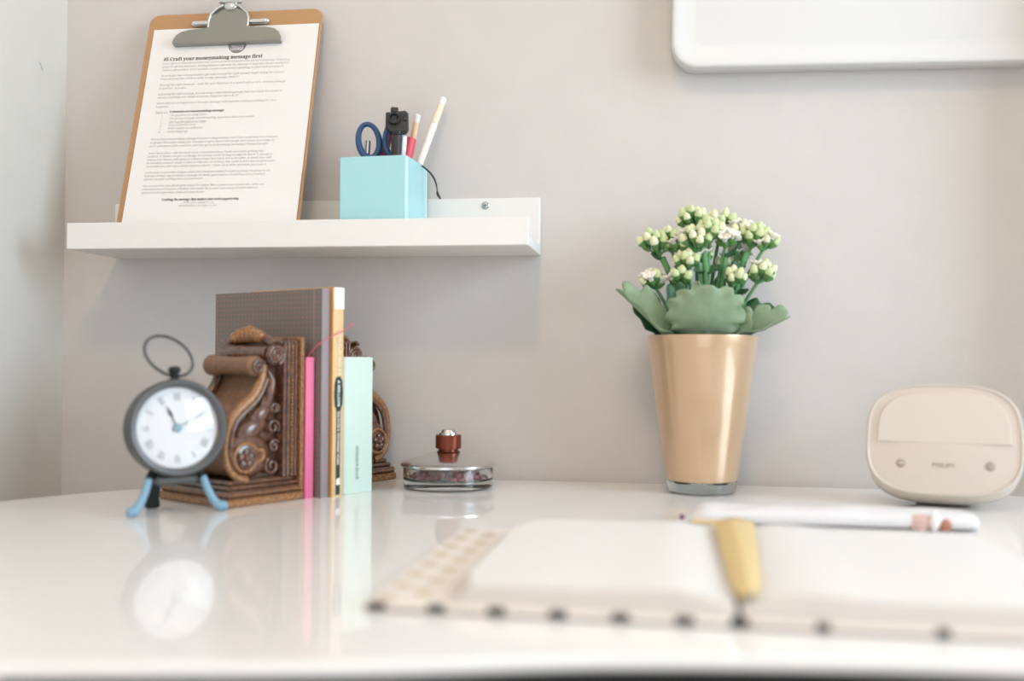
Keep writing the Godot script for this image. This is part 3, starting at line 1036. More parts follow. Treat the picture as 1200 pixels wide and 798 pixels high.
func bookend(label: String, at: Vector3, mirrored: bool) -> void:
	var d := thing("bookend", label, "bookend", at, deg_to_rad(60.0), "carved scroll bookends")
	flip = mirrored
	var X := Transform3D(Basis().scaled(Vector3(-1 if mirrored else 1, 1, 1)), Vector3.ZERO)
	var st := mk()
	# stepped plinth
	box(st, Vector3(0.0, 0.0, -0.115), Vector3(0.0975, 0.0085, 0.0), 0.0018, X)
	obj("plinth_foot", st, M.carved_gold, d)
	st = mk()
	box(st, Vector3(0.0012, 0.0085, -0.1138), Vector3(0.0970, 0.0158, -0.0012), 0.002, X)
	box(st, Vector3(0.0045, 0.0158, -0.111), Vector3(0.0968, 0.0205, -0.0045), 0.0018, X)
	box(st, Vector3(0.0085, 0.0205, -0.107), Vector3(0.0966, 0.0252, -0.0080), 0.0015, X)
	obj("plinth", st, M.carved, d)
	st = mk()
	for i in 24:
		ball(st, X * Vector3(0.0050 + i * 0.0038, 0.0122, -0.0008), Vector3(0.0016, 0.0012, 0.0012), Basis(), 6, 8)
	for i in 28:
		ball(st, X * Vector3(0.0008, 0.0122, -0.0050 - i * 0.0038), Vector3(0.0012, 0.0012, 0.0016), Basis(), 6, 8)
	obj("plinth_beading", st, M.carved_gold, d)
	# back plate with its mouldings
	st = mk()
	box(st, Vector3(0.0735, 0.0252, -0.108), Vector3(0.0968, 0.1660, -0.0065), 0.0012, X)
	obj("back_plate", st, M.carved, d)
	st = mk()
	box(st, Vector3(0.0925, 0.0090, -0.1135), Vector3(0.0972, 0.1690, -0.0010), 0.001, X)
	obj("outer_strip", st, M.carved_gold, d)
	st = mk()
	for u: float in [0.0748, 0.0796, 0.0895]:
		tube(st, [Vector3(u, 0.0250, -0.0062), Vector3(u, 0.1640, -0.0062)], 0.0021 if u < 0.085 else 0.0017, 10, false, true, X)
	for y: float in [0.1585, 0.1645]:
		tube(st, [Vector3(0.0748, y, -0.0062), Vector3(0.0905, y, -0.0062)], 0.0015, 8, false, true, X)
	for y: float in [0.1585, 0.1645]:
		tube(st, [Vector3(0.0730, y, -0.0062), Vector3(0.0730, y, -0.1065)], 0.0015, 8, false, true, X)
	obj("moulding", st, M.carved, d)
	st = mk()
	for i in 38:
		ball(st, X * Vector3(0.0848, 0.0265 + i * 0.0036, -0.0058), Vector3(0.0016, 0.0017, 0.0016), Basis(), 6, 8)
	obj("plate_beading", st, M.carved_gold, d)
	# console body: S-shaped front swept across the width
	var s_path := catmull([Vector2(0.0500, 0.1400), Vector2(0.0478, 0.1240), Vector2(0.0385, 0.1085), Vector2(0.0235, 0.0965), Vector2(0.0120, 0.0850), Vector2(0.0068, 0.0700), Vector2(0.0055, 0.0550), Vector2(0.0090, 0.0400), Vector2(0.0185, 0.0290), Vector2(0.0300, 0.0252)], 5)
	var poly := PackedVector2Array()
	for p: Vector2 in s_path:
		poly.append(p + Vector2(0.0030, 0))
	poly.append(Vector2(0.0740, 0.0252))
	poly.append(Vector2(0.0740, 0.1480))
	poly.append(Vector2(0.0560, 0.1500))
	st = mk()
	prism(st, poly, -0.082, -0.0200, 0.001, 1, X)
	obj("console_body", st, M.carved_hatch, d)
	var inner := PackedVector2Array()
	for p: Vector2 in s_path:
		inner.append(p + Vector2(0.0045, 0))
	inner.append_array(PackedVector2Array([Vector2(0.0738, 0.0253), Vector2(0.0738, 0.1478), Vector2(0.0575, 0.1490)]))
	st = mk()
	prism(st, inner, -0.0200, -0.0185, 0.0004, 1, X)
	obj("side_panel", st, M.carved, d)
	# ribs along both sides
	for z: float in [-0.0105, -0.083]:
		st = mk()
		var path := []
		var rad := []
		for i in s_path.size():
			path.append(Vector3(s_path[i].x, s_path[i].y, z))
			rad.append(0.0042 + 0.0010 * sin(i * 0.16))
		tube(st, path, rad, 12, false, true, X)
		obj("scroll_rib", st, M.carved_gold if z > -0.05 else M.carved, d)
		st = mk()
		path = []
		for i in range(4, s_path.size() - 8):
			var t: Vector2 = (s_path[mini(i + 1, s_path.size() - 1)] - s_path[i - 1]).normalized()
			path.append(Vector3(s_path[i].x - t.y * 0.0058, s_path[i].y + t.x * 0.0058, z + 0.0012))
		tube(st, path, 0.0028, 10, false, true, X)
		obj("inner_rib", st, M.carved, d)
	# big lower volute
	st = mk()
	ball(st, X * Vector3(0.0345, 0.0490, -0.0180), Vector3(0.0285, 0.0240, 0.0140), Basis(), 18, 34)
	obj("volute", st, M.carved, d)
	st = mk()
	tube(st, spiral(Vector2(0.0275, 0.0470), 0.0150, 0.0128, 0.4, 0.92, -0.0065, 30), 0.0020, 8, false, true, X)
	tube(st, spiral(Vector2(0.0440, 0.0500), 0.0078, 0.0028, 2.2, 1.3, -0.0062, 30), 0.0016, 8, false, true, X)
	obj("volute_scroll", st, M.carved_gold, d)
	st = mk()
	for i in 5:
		var a := TAU * i / 5 + 0.3
		ball(st, X * Vector3(0.0265 + 0.0062 * cos(a), 0.0470 + 0.0062 * sin(a), -0.0040), Vector3(0.0042, 0.0042, 0.0024), Basis(), 8, 12)
	ball(st, X * Vector3(0.0265, 0.0470, -0.0030), Vector3(0.0030, 0.0030, 0.0024), Basis(), 8, 12)
	obj("rosette", st, M.carved, d)
	# swelling lobes climbing the side
	var lobes := [[0.0400, 0.0760, 0.0215, 0.0115, 0.42], [0.0500, 0.0905, 0.0165, 0.0100, 0.62], [0.0570, 0.1030, 0.0120, 0.0088, 0.85], [0.0610, 0.1140, 0.0085, 0.0075, 1.1]]
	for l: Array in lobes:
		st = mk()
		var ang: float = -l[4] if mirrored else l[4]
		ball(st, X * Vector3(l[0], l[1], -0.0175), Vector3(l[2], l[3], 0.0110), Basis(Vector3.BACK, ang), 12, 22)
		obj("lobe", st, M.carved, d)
	# small curls beside the plate
	var curls := [[0.0655, 0.0760, 0.0080, -0.6], [0.0668, 0.0945, 0.0062, -0.6], [0.0640, 0.0365, 0.0090, 2.2], [0.0668, 0.0565, 0.0064, 0.6]]
	for c: Array in curls:
		st = mk()
		tube(st, spiral(Vector2(c[0], c[1]), c[2], c[2] * 0.18, c[3], 1.35, -0.0120, 36), 0.0020, 8, false, true, X)
		obj("curl", st, M.carved, d)
	# long leaf rising to the upper scroll
	st = mk()
	tube(st, catmull([Vector3(0.0560, 0.0985, -0.0100), Vector3(0.0580, 0.1120, -0.0085), Vector3(0.0600, 0.1240, -0.0085), Vector3(0.0560, 0.1340, -0.0095)], 6), [0.002, 0.003, 0.0036, 0.004, 0.0044, 0.0046, 0.0047, 0.0048, 0.0048, 0.0047, 0.0046, 0.0044, 0.004, 0.0036, 0.0032, 0.0028, 0.0024, 0.002, 0.0015], 10, false, true, X)
	obj("rising_leaf", st, M.carved, d)
	# rolls across the top
	st = mk()
	var roll := Transform3D(Basis(Vector3.RIGHT, PI / 2), Vector3.ZERO)
	lathe(st, [Vector2(0, -0.0860), Vector2(0.0075, -0.0855), Vector2(0.0108, -0.0820), Vector2(0.0112, -0.0770), Vector2(0.0098, -0.0700), Vector2(0.0090, -0.0450), Vector2(0.0095, -0.0230), Vector2(0.0104, -0.0140), Vector2(0.0100, -0.0090), Vector2(0.0070, -0.0062), Vector2(0, -0.0060)], 28, X * Transform3D(Basis(), Vector3(0.0400, 0.1390, 0)) * roll)
	obj("front_roll", st, M.carved_hatch, d)
	st = mk()
	lathe(st, [Vector2(0, -0.0920), Vector2(0.0080, -0.0915), Vector2(0.0100, -0.0870), Vector2(0.0088, -0.0640), Vector2(0.0095, -0.0560), Vector2(0.0082, -0.0510), Vector2(0.0090, -0.0220), Vector2(0.0085, -0.0120), Vector2(0, -0.0120)], 28, X * Transform3D(Basis(), Vector3(0.0610, 0.1515, 0)) * roll)
	obj("top_roll", st, M.carved, d)
	st = mk()
	tube(st, spiral(Vector2(0.0640, 0.1500), 0.0105, 0.0018, -1.2, 2.2, -0.0068, 60), 0.0024, 10, false, true, X)
	ball(st, X * Vector3(0.0640, 0.1500, -0.0095), Vector3(0.0108, 0.0108, 0.0035), Basis(), 10, 20)
	obj("upper_scroll", st, M.carved, d)
	st = mk()
	tube(st, spiral(Vector2(0.0410, 0.1375), 0.0075, 0.0016, 0.4, 1.5, -0.0052, 40), 0.0020, 10, false, true, X)
	obj("roll_scroll", st, M.carved, d)
	# shell crest on top
	for i in 7:
		var k := i - 3
		st = mk()
		ball(st, X * Vector3(0.0640 - absf(k) * 0.0006, 0.1660 + 0.0055 * cos(k * 0.42), -0.0500 + k * 0.0068), Vector3(0.0075, 0.0095 - absf(k) * 0.0008, 0.0046), Basis(Vector3.RIGHT, k * 0.24), 8, 12)
		obj("crest_lobe", st, M.carved_gold, d)
	for k in 2:
		st = mk()
		var path := []
		for i in 9:
			var t := i / 8.0
			var sg := -1.0 if k == 0 else 1.0
			path.append(Vector3(0.066, 0.1650 - 0.003 * t + 0.002 * sin(t * 9.0), -0.0500 + sg * (0.022 + 0.028 * t)))
		tube(st, path, [0.005, 0.0052, 0.005, 0.0048, 0.0045, 0.0042, 0.0036, 0.003, 0.002], 8, false, true, X)
		obj("crest_leaf", st, M.carved, d)
	flip = false

func book_box(d: Node3D, w: float, h: float, deep: float, cover: Material, spine: Material, cov := 0.0016, right_cover: Material = null) -> void:
	# local: x across the thickness (0..w), z = 0 at the spine, pages towards -z
	var st := mk()
	box(st, Vector3(0, 0, -deep), Vector3(cov, h, -0.0008), 0.0004)
	obj("front_cover", st, cover, d)
	st = mk()
	box(st, Vector3(w - cov, 0, -deep), Vector3(w, h, -0.0008), 0.0004)
	obj("rear_cover", st, right_cover if right_cover else cover, d)
	st = mk()
	prism(st, rrect(0, -0.0032, w, 0, minf(0.0022, w * 0.25), 4), 0.0, h, 0.0003, 1, Transform3D(Basis(Vector3.RIGHT, -PI / 2), Vector3.ZERO) * Transform3D(Basis().scaled(Vector3(1, -1, 1)), Vector3.ZERO))
	obj("spine", st, spine, d)
	st = mk()
	box(st, Vector3(cov, 0.0015, -deep + 0.002), Vector3(w - cov, h - 0.0015, -0.0030))
	obj("pages", st, M.page_edge, d)

func bookends_and_books() -> void:
	bookend("brown carved scroll bookend in front of the books behind the clock", row_point(0, 0), false)
	var turn := deg_to_rad(60.0)
	var g := "books between the carved bookends"
	# slim pink book with its ribbon
	var d := thing("pink_notebook", "slim pink notebook with a loose ribbon between the bookends", "book", row_point(0.0985, 0.0), turn, g)
	book_box(d, 0.0115, 0.1480, 0.105, M.pink_cloth, M.pink_cloth)
	var st := mk()
	tube(st, catmull([Vector3(0.006, 0.1465, -0.006), Vector3(0.0062, 0.1560, 0.0030), Vector3(0.0090, 0.1630, 0.0115), Vector3(0.021, 0.1705, 0.0165), Vector3(0.034, 0.1765, 0.0195), Vector3(0.048, 0.1845, 0.0200)], 6), 0.0006, 6)
	obj("ribbon", st, M.pink_ribbon, d)
	# grey notebook with printed dashes
	d = thing("dotted_notebook", "tall grey notebook printed with rows of orange dashes", "book", row_point(0.1115, 0.0090), turn, g)
	book_box(d, 0.0112, 0.2205, 0.185, M.dotted_cover, M.grey_spine, 0.0018)
	st = mk()
	for i in 38:
		box(st, Vector3(0.0046, 0.0060 + i * 0.0057, -0.0002), Vector3(0.0066, 0.0071 + i * 0.0057, 0.0002))
	obj("spine_dashes", st, M.pink_ribbon, d)
	st = mk()
	box(st, Vector3(-0.0003, 0.0005, -0.0135), Vector3(0.0002, 0.2200, -0.0125))
	obj("hinge_groove", st, M.grey_spine, d)
	# tan paperback
	d = thing("tan_paperback", "tan paperback with white top and dark lettered spine band", "book", row_point(0.1240, 0.0125), turn, g)
	var h := 0.2225
	book_box(d, 0.0155, h, 0.14, M.orange_cover, M.tan_spine, 0.0012)
	st = mk()
	box(st, Vector3(0.0010, h - 0.0232, -0.001), Vector3(0.0150, h - 0.0003, 0.0003))
	obj("white_band", st, M.white_print, d)
	var v := Transform3D(Basis(Vector3.BACK, -PI / 2), Vector3.ZERO)
	lettering("DONALD MILLER", face_font(false), M.white_print, 0.054, 0.0034, d, Transform3D(Basis(), Vector3(0.0092, 0.1780, 0.0004)) * v, "author_text")
	st = mk()
	box(st, Vector3(0.0050, 0.0020, -0.0005), Vector3(0.0108, 0.1000, 0.0003))
	obj("title_band", st, M.dark_green_print, d)
	st = mk()
	var ov := PackedVector2Array()
	for i in 40:
		var a := TAU * i / 40
		var sc := 1.0 + (0.05 if (i / 2) % 2 == 0 else 0.0)
		ov.append(Vector2(0.0079 + 0.0058 * sc * signf(cos(a)) * pow(absf(cos(a)), 0.7), 0.1095 + 0.0175 * sc * signf(sin(a)) * pow(absf(sin(a)), 0.8)))
	prism(st, ov, 0.0001, 0.0005)
	obj("title_badge", st, M.dark_green_print, d)
	lettering("A MILLION", face_font(true, 0.0, false), M.white_print, 0.0275, 0.0034, d, Transform3D(Basis(), Vector3(0.0080, 0.1235, 0.0007)) * v, "title_text")
	lettering("MILES IN A THOUSAND YEARS", face_font(true, 0.0, false), M.white_print, 0.0560, 0.0032, d, Transform3D(Basis(), Vector3(0.0079, 0.0900, 0.0005)) * v, "title_text")
	st = mk()
	prism(st, PackedVector2Array([Vector2(0.0056, 0.0125), Vector2(0.0104, 0.0125), Vector2(0.0104, 0.0205), Vector2(0.0088, 0.0190), Vector2(0.0072, 0.0196), Vector2(0.0056, 0.0180)]), 0.0002, 0.0005)
	obj("publisher_mark", st, M.white_print, d)
	st = mk()
	for q: Array in [[0.004, 0.168, 0.011, 0.156], [0.002, 0.138, 0.013, 0.136], [0.002, 0.125, 0.013, 0.1252], [0.001, 0.098, 0.0048, 0.100], [0.0008, 0.066, 0.0046, 0.067], [0.0012, 0.034, 0.0046, 0.037]]:
		tube(st, [Vector3(q[0], q[1], 0.0002), Vector3(q[2], q[3], 0.0002)], 0.0002, 5)
	obj("crease_lines", st, M.crease_print, d)
	# mint book with rounded hinge
	d = thing("mint_book", "thick pale mint green book next to the tan paperback", "book", row_point(0.1410, 0.0090), turn, g)
	h = 0.1480
	var w := 0.0452
	st = mk()
	var outline := PackedVector2Array()
	for p in rrect(0, -0.095, w, 0, 0.0015, 3):
		outline.append(p)
	# larger rounding on the near left edge
	outline = PackedVector2Array()
	for i in 9:
		var a := PI / 2 * i / 8.0
		outline.append(Vector2(0.0090 - 0.0090 * sin(a), -0.0090 + 0.0090 * cos(a)))
	outline.append(Vector2(0, -0.0945))
	outline.append(Vector2(w, -0.0945))
	outline.append(Vector2(w, -0.0010))
	outline.append(Vector2(w - 0.0010, 0))
	var mirrored := PackedVector2Array()
	for p in outline:
		mirrored.append(Vector2(p.x, -p.y))
	prism(st, mirrored, 0, h, 0.0009, 2, Transform3D(Basis(Vector3.RIGHT, -PI / 2), Vector3.ZERO))
	obj("cover", st, M.mint, d)
	st = mk()
	box(st, Vector3(0.0025, h - 0.0006, -0.090), Vector3(w - 0.0015, h + 0.0004, -0.0035))
	obj("pages", st, M.page_edge, d)
	lettering("romance Book", face_font(false, 0.25), M.grey_ink, 0.0370, 0.0052, d, Transform3D(Basis(), Vector3(0.0225, 0.0520, 0.0003)) * v, "title_text", 24)
	st = mk()
	box(st, Vector3(-0.0003, 0.0045, -0.0240), Vector3(0.0003, 0.0270, -0.0100))
	obj("label_sticker", st, M.peach, d)
	bookend("brown carved scroll bookend at the far end of the books", row_point(0.2850, -0.0500), true)

# ---------------------------------------------------------------- alarm clock
func clock() -> void:
	var turn := deg_to_rad(41.0)
	var d := thing("alarm_clock", "round dark metal alarm clock with white dial and blue feet", "clock", Vector3(-0.4545, 0.0, 0.3215), turn)
	var cy := 0.0800
	var tilt := Transform3D(Basis(Vector3.RIGHT, deg_to_rad(-5.0)).scaled(Vector3.ONE * 0.92), Vector3(0, cy, 0))
	var face := tilt * Transform3D(Basis(Vector3.RIGHT, PI / 2), Vector3.ZERO)     # lathe axis now points out of the dial
	var st := mk()
	lathe(st, [Vector2(0, -0.020), Vector2(0.040, -0.020), Vector2(0.0455, -0.0185), Vector2(0.0475, -0.0155), Vector2(0.0475, -0.0125), Vector2(0.0490, -0.0115), Vector2(0.0490, -0.002), Vector2(0.0478, 0.000), Vector2(0.0478, 0.006), Vector2(0.0500, 0.008), Vector2(0.0500, 0.0115), Vector2(0.0470, 0.0140)], 64, face)
	obj("case", st, M.clock_metal, d)
	st = mk()
	lathe(st, [Vector2(0.0500, 0.0115), Vector2(0.0496, 0.0150), Vector2(0.0478, 0.0168), Vector2(0.0450, 0.0170), Vector2(0.0428, 0.0158), Vector2(0.0415, 0.0120), Vector2(0.0412, 0.0085)], 64, face)
	obj("bezel", st, M.clock_metal, d)
	st = mk()
	lathe(st, [Vector2(0.0420, 0.0060), Vector2(0.0420, 0.0085), Vector2(0, 0.0085)], 64, face)
	var dial := obj("dial", st, M.dial, d)
	var num := ["XII", "I", "II", "III", "IIII", "V", "VI", "VII", "VIII", "IX", "X", "XI"]
	for i in 12:
		var a := TAU * i / 12
		var c := Vector3(0.0318 * sin(a), 0.0318 * cos(a), 0.0088)
		var ln: int = num[i].length()
		lettering(num[i], face_font(true), M.numeral, 0.0022 + 0.0016 * ln, 0.0068, dial, tilt * Transform3D(Basis(Vector3.BACK, -a), c), "numeral", 24, true)
	# hands show ten past eleven
	var ha := deg_to_rad(-25.0)
	var ma := deg_to_rad(62.0)
	st = mk()
	prism(st, PackedVector2Array([Vector2(-0.0005, -0.004), Vector2(0.0005, -0.004), Vector2(0.0005, 0.012), Vector2(0.0017, 0.0165), Vector2(0.0005, 0.0200), Vector2(0.0002, 0.0245), Vector2(-0.0002, 0.0245), Vector2(-0.0005, 0.0200), Vector2(-0.0017, 0.0165), Vector2(-0.0005, 0.012)]), 0.0098, 0.0102, 0.0, 1, tilt * Transform3D(Basis(Vector3.BACK, -ha), Vector3.ZERO))
	obj("hour_hand", st, M.clock_dark, d)
	st = mk()
	prism(st, PackedVector2Array([Vector2(-0.0004, -0.006), Vector2(0.0004, -0.006), Vector2(0.0004, 0.018), Vector2(0.0013, 0.0245), Vector2(0.0004, 0.0300), Vector2(0.0002, 0.0375), Vector2(-0.0002, 0.0375), Vector2(-0.0004, 0.0300), Vector2(-0.0013, 0.0245), Vector2(-0.0004, 0.018)]), 0.0106, 0.0110, 0.0, 1, tilt * Transform3D(Basis(Vector3.BACK, -ma), Vector3.ZERO))
	obj("minute_hand", st, M.clock_dark, d)
	st = mk()
	lathe(st, [Vector2(0.0042, 0.0088), Vector2(0.0042, 0.0112), Vector2(0.003, 0.0124), Vector2(0, 0.0126)], 24, face)
	obj("hub", st, M.clock_blue, d)
	st = mk()
	lathe(st, [Vector2(0.0425, 0.0138), Vector2(0.036, 0.0158), Vector2(0.028, 0.0176), Vector2(0.019, 0.0190), Vector2(0.010, 0.0198), Vector2(0, 0.0201)], 48, face)
	obj("glass", st, M.clock_glass, d)
	# knob and ring on top
	st = mk()
	lathe(st, [Vector2(0.0075, 0.0478), Vector2(0.0070, 0.0500), Vector2(0.0042, 0.0512), Vector2(0.0040, 0.0525), Vector2(0.0058, 0.0540), Vector2(0.0058, 0.0552), Vector2(0.0040, 0.0562), Vector2(0.0060, 0.0580), Vector2(0.0064, 0.0608), Vector2(0.0048, 0.0632), Vector2(0, 0.0640)], 24, tilt)
	obj("top_knob", st, M.clock_dark, d)
	st = mk()
	var ring := []
	for i in 48:
		var a := TAU * i / 48
		var rp := Vector2(0.0262 * cos(a), 0.0178 * sin(a)).rotated(deg_to_rad(-36.0))
		ring.append(Vector3(-0.0055 + rp.x, 0.0745 + rp.y, 0.003 * cos(a)))
	tube(st, ring, 0.0017, 10, true, true, tilt)
	obj("carry_ring", st, M.clock_metal, d)
	# front bar, two curved blue feet, one dark rear leg
	st = mk()
	box(st, Vector3(-0.0200, cy - 0.0530, -0.002), Vector3(0.0200, cy - 0.0430, 0.0120), 0.003)
	obj("foot_bracket", st, M.clock_metal, d)
	for s: float in [-1.0, 1.0]:
		st = mk()
		tube(st, catmull([Vector3(s * 0.0250, 0.0335, 0.0060), Vector3(s * 0.0285, 0.0230, 0.0085), Vector3(s * 0.0335, 0.0120, 0.0110), Vector3(s * 0.0385, 0.0062, 0.0130), Vector3(s * 0.0430, 0.0052, 0.0145)], 5), [0.0036, 0.0036, 0.0037, 0.0038, 0.0038, 0.0038, 0.0038, 0.0038, 0.0038, 0.0039, 0.004, 0.0041, 0.0042, 0.0044, 0.0046, 0.0048, 0.005, 0.0051, 0.0050, 0.0046, 0.004], 14)
		ball(st, Vector3(s * 0.0430, 0.0052, 0.0145), Vector3(0.0042, 0.0048, 0.0042))
		obj("foot", st, M.clock_blue, d)
		st = mk()
		tube(st, [Vector3(s * 0.0200, 0.0400, 0.002), Vector3(s * 0.0250, 0.0330, 0.0060)], [0.0042, 0.0040], 12)
		obj("foot_root", st, M.clock_dark, d)
	st = mk()
	prism(st, PackedVector2Array([Vector2(-0.0065, 0.046), Vector2(0.0065, 0.046), Vector2(0.0055, 0.012), Vector2(0.0075, 0.002), Vector2(0.004, 0.0), Vector2(-0.004, 0.0), Vector2(-0.0075, 0.002), Vector2(-0.0055, 0.012)]), -0.001, 0.001, 0.0004, 1, Transform3D(Basis(Vector3.RIGHT, deg_to_rad(22.0)), Vector3(-0.012, 0.0004, -0.034)))
	obj("rear_leg", st, M.clock_dark, d)

# ---------------------------------------------------------------- glass dish with lid
func jar() -> void:
	var at := Vector3(-0.2385, 0.0, 0.0850)
	var d := thing("glass_dish", "low round glass dish with chrome cone lid and brown knob", "dish", at)
	var st := mk()
	# thick floor, straight wall; outside then inside
	lathe(st, [Vector2(0, 0.0002), Vector2(0.0485, 0.0002), Vector2(0.0510, 0.002), Vector2(0.0515, 0.006), Vector2(0.0515, 0.0235), Vector2(0.0505, 0.0243), Vector2(0.0480, 0.0243), Vector2(0.0472, 0.0235), Vector2(0.0468, 0.0120), Vector2(0.0440, 0.0095), Vector2(0, 0.0090)], 64)
	obj("bowl", st, M.glass, d)
	var lid := Node3D.new()
	lid.name = "lid"
	d.add_child(lid)
	st = mk()
	lathe(st, [Vector2(0.0480, 0.0246), Vector2(0.0535, 0.0246), Vector2(0.0545, 0.0255), Vector2(0.0545, 0.0275), Vector2(0.0530, 0.0288), Vector2(0.0430, 0.0318), Vector2(0.0300, 0.0362), Vector2(0.0190, 0.0402), Vector2(0.0145, 0.0412), Vector2(0.0130, 0.0418), Vector2(0, 0.0420)], 72)
	obj("cone", st, M.chrome, lid)
	st = mk()
	lathe(st, [Vector2(0.0112, 0.0418), Vector2(0.0118, 0.0440), Vector2(0.0145, 0.0444), Vector2(0.0148, 0.0452), Vector2(0.0148, 0.0592), Vector2(0.0142, 0.0600), Vector2(0, 0.0600)], 48)
	obj("knob", st, M.brown_knob, lid)
	st = mk()
	lathe(st, [Vector2(0.0112, 0.0600), Vector2(0.0110, 0.0622), Vector2(0.0085, 0.0625), Vector2(0.0080, 0.0650), Vector2(0.0072, 0.0658), Vector2(0.0045, 0.0640), Vector2(0, 0.0640)], 40)
	obj("knob_cap", st, M.chrome, lid)
	# rosy beads in the dish
	var b := thing("rose_beads", "small rosy beads lying inside the glass dish", "beads", at)
	b.set_meta("kind", "stuff")
	st = mk()
	for i in 170:
		var a := rng.randf() * TAU
		var r := sqrt(rng.randf()) * 0.0400
		var rad := rng.randf_range(0.0024, 0.0034)
		ball(st, Vector3(r * cos(a), 0.0098 + rad + (0.0045 if i > 110 else 0.0), r * sin(a)), Vector3(rad, rad, rad), Basis(), 6, 8)
	obj("beads", st, M.rose_bead, b)

# ---------------------------------------------------------------- vase
const VASE := Vector3(0.0480, 0.0, 0.0720)

func vase() -> void:
	var d := thing("vase", "tapered gold beige glass vase with a clear base", "vase", VASE)
	var st := mk()
	lathe(st, [Vector2(0, 0.0002), Vector2(0.0345, 0.0002), Vector2(0.0372, 0.0020), Vector2(0.0380, 0.0050), Vector2(0.0392, 0.0136), Vector2(0.0360, 0.0138), Vector2(0.0250, 0.0112), Vector2(0, 0.0098)], 72)
	obj("clear_base", st, M.glass, d)
	st = mk()
	var prof := [Vector2(0, 0.0100), Vector2(0.0250, 0.0114), Vector2(0.0360, 0.0140), Vector2(0.0393, 0.0140)]
	for i in 13:
		var t := i / 12.0
		prof.append(Vector2(lerpf(0.0394, 0.0617, t) + 0.0006 * sin(t * PI), lerpf(0.0142, 0.1735, t)))
	prof.append_array([Vector2(0.0616, 0.1746), Vector2(0.0604, 0.1750), Vector2(0.0596, 0.1742), Vector2(0.0590, 0.1700), Vector2(0.0560, 0.1500)])
	lathe(st, prof, 96)
	obj("body", st, M.gold_body, d)
	st = mk()
	lathe(st, [Vector2(0.0570, 0.1560), Vector2(0.030, 0.1575), Vector2(0, 0.1580)], 40)
	obj("soil", st, M.soil, d)

# ---------------------------------------------------------------- plant
func leaf(called: String, base: Vector3, ctrl: Vector3, tip: Vector3, width: float, normal: Vector3, fold: float, cup: float, m: Material, parent: Node3D, lobes := 6, notch := 0.10) -> void:
	# blade drawn as rings round a point on the midrib; the rim is cut into round lobes
	var rings := 9
	var na := lobes * 2 * 8
	var heart := 0.50
	var top := []
	var bottom := []
	for i in rings + 1:
		var q := float(i) / rings
		var up_row := PackedVector3Array()
		var low_row := PackedVector3Array()
		for j in na:
			var a := TAU * j / na          # 0 at the tip, PI at the foot
			var ca := cos(a)
			var sa := sin(a)
			var t := heart + (1.0 - heart if ca > 0 else heart) * signf(ca) * pow(absf(ca), 0.80)
			var v := signf(sa) * pow(absf(sa), 0.80)
			v *= lerpf(1.0, 0.42, smoothstep(-0.72, -1.0, ca))
			var cut := 1.0 - notch * pow(absf(cos(a * lobes * 0.5 + PI * 0.5 * lobes)), 5.0) * (1.0 - 0.8 * smoothstep(-0.4, -0.9, ca))
			var f := q * lerpf(1.0, cut, smoothstep(0.55, 1.0, q))
			var tt := heart + (t - heart) * f
			var vv := v * f
			var p := base.lerp(ctrl, tt).lerp(ctrl.lerp(tip, tt), tt)
			var tan_ := ((ctrl - base) * (1.0 - tt) + (tip - ctrl) * tt).normalized()
			var side := tan_.cross(normal).normalized()
			var nn := side.cross(tan_).normalized()
			var w := width * 0.5
			var ripple := 0.0016 * sin(a * lobes) * smoothstep(0.6, 1.0, q)
			var pos := p + side * vv * w * (1.0 - 0.15 * absf(fold) * absf(vv)) + nn * (absf(vv) * w * fold + vv * vv * cup * w + ripple - 0.0008 * exp(-vv * vv * 60.0))
			var reach := Vector2(pos.x, pos.z).length()
			var room_ := 0.0540 + 0.06 * smoothstep(0.1765, 0.1870, pos.y)      # keep inside the vase's mouth
			if reach > room_:
				pos = Vector3(pos.x * room_ / reach, pos.y, pos.z * room_ / reach)
			var th := 0.0006 + 0.0007 * (1.0 - q * q)
			up_row.append(pos + nn * th)
			low_row.append(pos - nn * th)
		top.append(up_row)
		bottom.append(low_row)
	var st := mk()
	smooth(st)
	for i in rings:
		for j in na:
			var j2 := (j + 1) % na
			quad(st, top[i][j], top[i][j2], top[i + 1][j2], top[i + 1][j])
			quad(st, bottom[i][j], bottom[i + 1][j], bottom[i + 1][j2], bottom[i][j2])
	for j in na:
		var j2 := (j + 1) % na
		quad(st, bottom[rings][j], top[rings][j], top[rings][j2], bottom[rings][j2])
	obj(called, st, m, parent)

func bud_mesh(open_: bool) -> ArrayMesh:
	var st := mk()
	if not open_:
		lathe(st, [Vector2(0, -0.0062), Vector2(0.0022, -0.0052), Vector2(0.0038, -0.0025), Vector2(0.0042, 0.0005), Vector2(0.0036, 0.0035), Vector2(0.0020, 0.0058), Vector2(0.0006, 0.0068), Vector2(0, 0.0069)], 12)
	else:
		# four blunt petals flaring from a narrow tube
		lathe(st, [Vector2(0.0014, -0.0075), Vector2(0.0024, -0.003), Vector2(0.0026, 0.001), Vector2(0.0018, 0.003), Vector2(0, 0.0034)], 10)
		for k in 6:
			var a := TAU * k / 6
			var out := Vector3(cos(a), 0, sin(a))
			ball(st, out * 0.0036 + Vector3(0, 0.0032, 0), Vector3(0.0031, 0.0011, 0.0044), Basis(Vector3.UP, -a + PI / 2) * Basis(Vector3.RIGHT, -0.75), 8, 10)
	st.generate_normals()
	return st.commit()

func sepal_mesh() -> ArrayMesh:
	var st := mk()
	lathe(st, [Vector2(0, -0.0082), Vector2(0.0014, -0.0075), Vector2(0.0026, -0.0056), Vector2(0.0041, -0.0026), Vector2(0.0045, -0.0006), Vector2(0.0040, -0.0014), Vector2(0.0022, -0.0050), Vector2(0, -0.0060)], 10)
	st.generate_normals()
	return st.commit()

